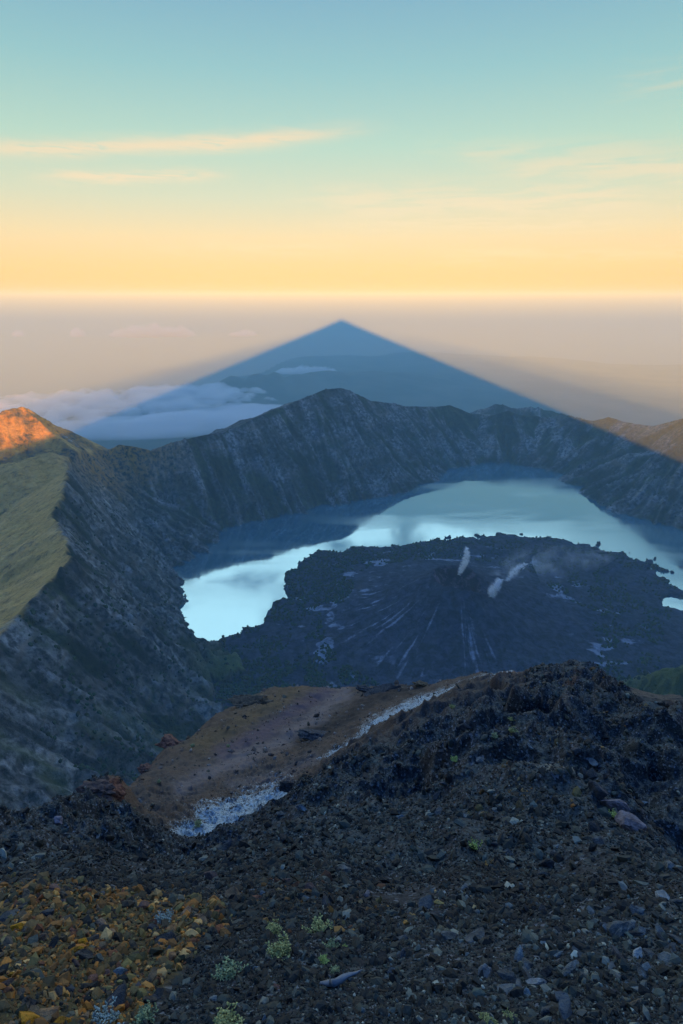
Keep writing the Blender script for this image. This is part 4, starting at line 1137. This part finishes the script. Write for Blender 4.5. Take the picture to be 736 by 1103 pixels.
def plant(px, py, wpx, kind, label, rmin=1.0, seed=0, name='tuft', zs=.8, nst=60):
    key = (kind, seed, nst)
    if key not in PM: PM[key] = plant_meshes(50+seed, kind, nst)
    P0 = hit(px, py+wpx*.3, rmin); s = wpx*.6*np.linalg.norm(P0)/F
    e = empty(name, P0); e.scale = (s, s, s*zs); e.rotation_euler = (0, 0, random.uniform(0, 6))
    for nm, me in zip(('foliage', 'stem'), PM[key]):
        o = bpy.data.objects.new(nm, me); COL.objects.link(o); o.parent = e
    return tag(e, label, 'plant')
for a in [(343, 997, 24, 'yellow', 'pale yellow tuft with orange base, highest of the tufts below the mound'), (294, 999, 18, 'yellow', 'small yellow-green tuft left of the highest one'),
          (302, 1022, 28, 'yellow', 'domed yellow tuft in the middle of the near gravel'), (246, 1045, 28, 'green', 'dull green tuft between orange rubble and the domed yellow tuft'),
          (357, 1017, 14, 'green', 'thin green tuft right of the domed yellow one'), (349, 1033, 10, 'lime', 'tiny lime tuft under the thin green one'),
          (361, 1045, 11, 'green', 'tiny green tuft just above the bleached branch'), (244, 1099, 30, 'yellow', 'large olive tuft cut by the bottom edge left of centre'),
          (176, 990, 20, 'grey', 'silvery grey-green tuft among the orange rubble'), (114, 1097, 28, 'grey', 'silvery pale tuft at the bottom left'),
          (156, 1092, 24, 'green', 'dark green cushion right of the silvery bottom tuft'), (525, 1099, 16, 'yellow', 'small yellowish tuft at the bottom edge right of centre'),
          (549, 1096, 14, 'yellow', 'smaller yellowish tuft next to it at the bottom edge'), (372, 1020, 6, 'lime', 'speck of green moss right of the thin tuft')]:
    plant(*a, seed=random.randrange(3))
plant(512, 912, 20, 'lime', 'bright lime sprig on the dark face of the mound', 5, 7, 'sprig', 1.3, 9)
plant(526, 931, 14, 'dead', 'withered orange-brown leaves below the lime sprig', 5, 8, 'sprig', .9, 7)
plant(661, 878, 15, 'lime', 'small lime sprig between the mauve boulders', 5, 7, 'sprig', 1.0, 9)
for a in [(552, 787, 13, 'yellow', 'pale tuft high on the mound below the summit hump'), (490, 822, 10, 'lime', 'lime tuft beside the pale oval stone'), (551, 774, 8, 'yellow', 'tiny tuft above the pale one on the mound'),
          (533, 793, 9, 'green', 'greenish tuft left of the pale one on the mound'), (487, 760, 8, 'yellow', 'tiny tuft at the mound edge by the white streak')]:
    plant(*a, rmin=8, seed=random.randrange(3))
for a in [(213, 886, 11, 'green', 'dark shrub on the lower pale streak'), (143, 875, 8, 'green', 'small shrub at the foot of the brown slope'), (208, 803, 6, 'green', 'tiny shrub high on the brown slope'),
          (246, 803, 5, 'green', 'lone dot of shrub in the upper brown slope'), (172, 843, 5, 'green', 'tiny shrub on the left part of the brown slope')]:
    plant(*a, rmin=12, seed=random.randrange(3), name='shrub')
# bleached dead branch
mb, N, out = new_mat('bleached_wood'); princ(N, out, N.mixc(N.noise(N.scalev(N.pos(), (1, 1, 6)), 25, 5), (.07, .075, .08), (.24, .24, .24)), .8, .2)
Pb = hit(363, 1062); sB = np.linalg.norm(Pb)/F
eb = empty('dead_branch', Pb); tag(eb, 'bleached grey forked branch lying on gravel near bottom centre', 'branch')
def limb(pts, rad, nm):
    pts = np.array(pts, float)*sB; ns = 8; VV = []; 
    for i, q in enumerate(pts):
        for k in range(ns):
            a = k*2*math.pi/ns; jr = rad[i]*sB*(1+.25*math.sin(3*a+i*1.7))
            VV.append(q+np.array([0, math.cos(a)*jr, math.sin(a)*jr]) + np.array([math.sin(a)*jr*.3, 0, 0]))
    FF = [(i*ns+k, i*ns+(k+1) % ns, (i+1)*ns+(k+1) % ns, (i+1)*ns+k) for i in range(len(pts)-1) for k in range(ns)]
    o = np_mesh(nm, np.array(VV), np.array(FF), mb, smooth=True); o.parent = eb; return o
limb([(-14, 2, 0), (-8, 0, 3), (-2, 0, 4), (4, 1, 7), (10, 2, 10), (16, 3, 11), (21, 4, 14)], [1, 2.4, 3.2, 2.8, 2.0, 1.3, .3], 'stem')
limb([(-4, -1, 4), (-6, -2, 9), (-5, -2, 14), (-7, -2, 18)], [2.4, 1.6, 1.0, .2], 'twig')
limb([(2, 0, 5), (0, -4, 0), (-3, -7, -5), (-4, -9, -9)], [2.6, 2.0, 1.3, .3], 'twig')

TT('haze')
# ------------------------------------------------------------------ haze
m, N, out = new_mat('haze_air')
pv = N.n.new('ShaderNodeVolumePrincipled')
pv.inputs['Color'].default_value = (.57, .89, .90, 1); pv.inputs['Density'].default_value = HAZE_D; pv.inputs['Anisotropy'].default_value = -0.21
N.l.new(pv.outputs[0], out.inputs['Volume'])
x0, x1, y0, y1, z0, z1 = -150500, 150500, -8000, 150500, -3770, 300
Vh = [(x0, y0, z0), (x1, y0, z0), (x1, y1, z0), (x0, y1, z0), (x0, y0, z1), (x1, y0, z1), (x1, y1, z1), (x0, y1, z1)]
Fh = np.array([[0, 3, 2, 1], [4, 5, 6, 7], [0, 1, 5, 4], [1, 2, 6, 5], [2, 3, 7, 6], [3, 0, 4, 7]])
o = np_mesh('haze', Vh, Fh, m); tag(o, 'blue morning haze filling the air over the crater and coast', 'haze', kind='stuff')

# ------------------------------------------------------------------ render settings
SC.view_settings.view_transform = 'Standard'; SC.view_settings.look = 'None'; SC.view_settings.gamma = 1
SC.view_settings.exposure = 1.6
SC.view_settings.use_curve_mapping = False
SC.render.engine = 'CYCLES'
cy = SC.cycles
cy.use_denoising = True
try: cy.denoiser = 'OPENIMAGEDENOISE'
except Exception: pass
cy.max_bounces = 5; cy.diffuse_bounces = 2; cy.glossy_bounces = 2; cy.volume_bounces = 2; cy.transmission_bounces = 2
cy.caustics_reflective = False; cy.caustics_refractive = False
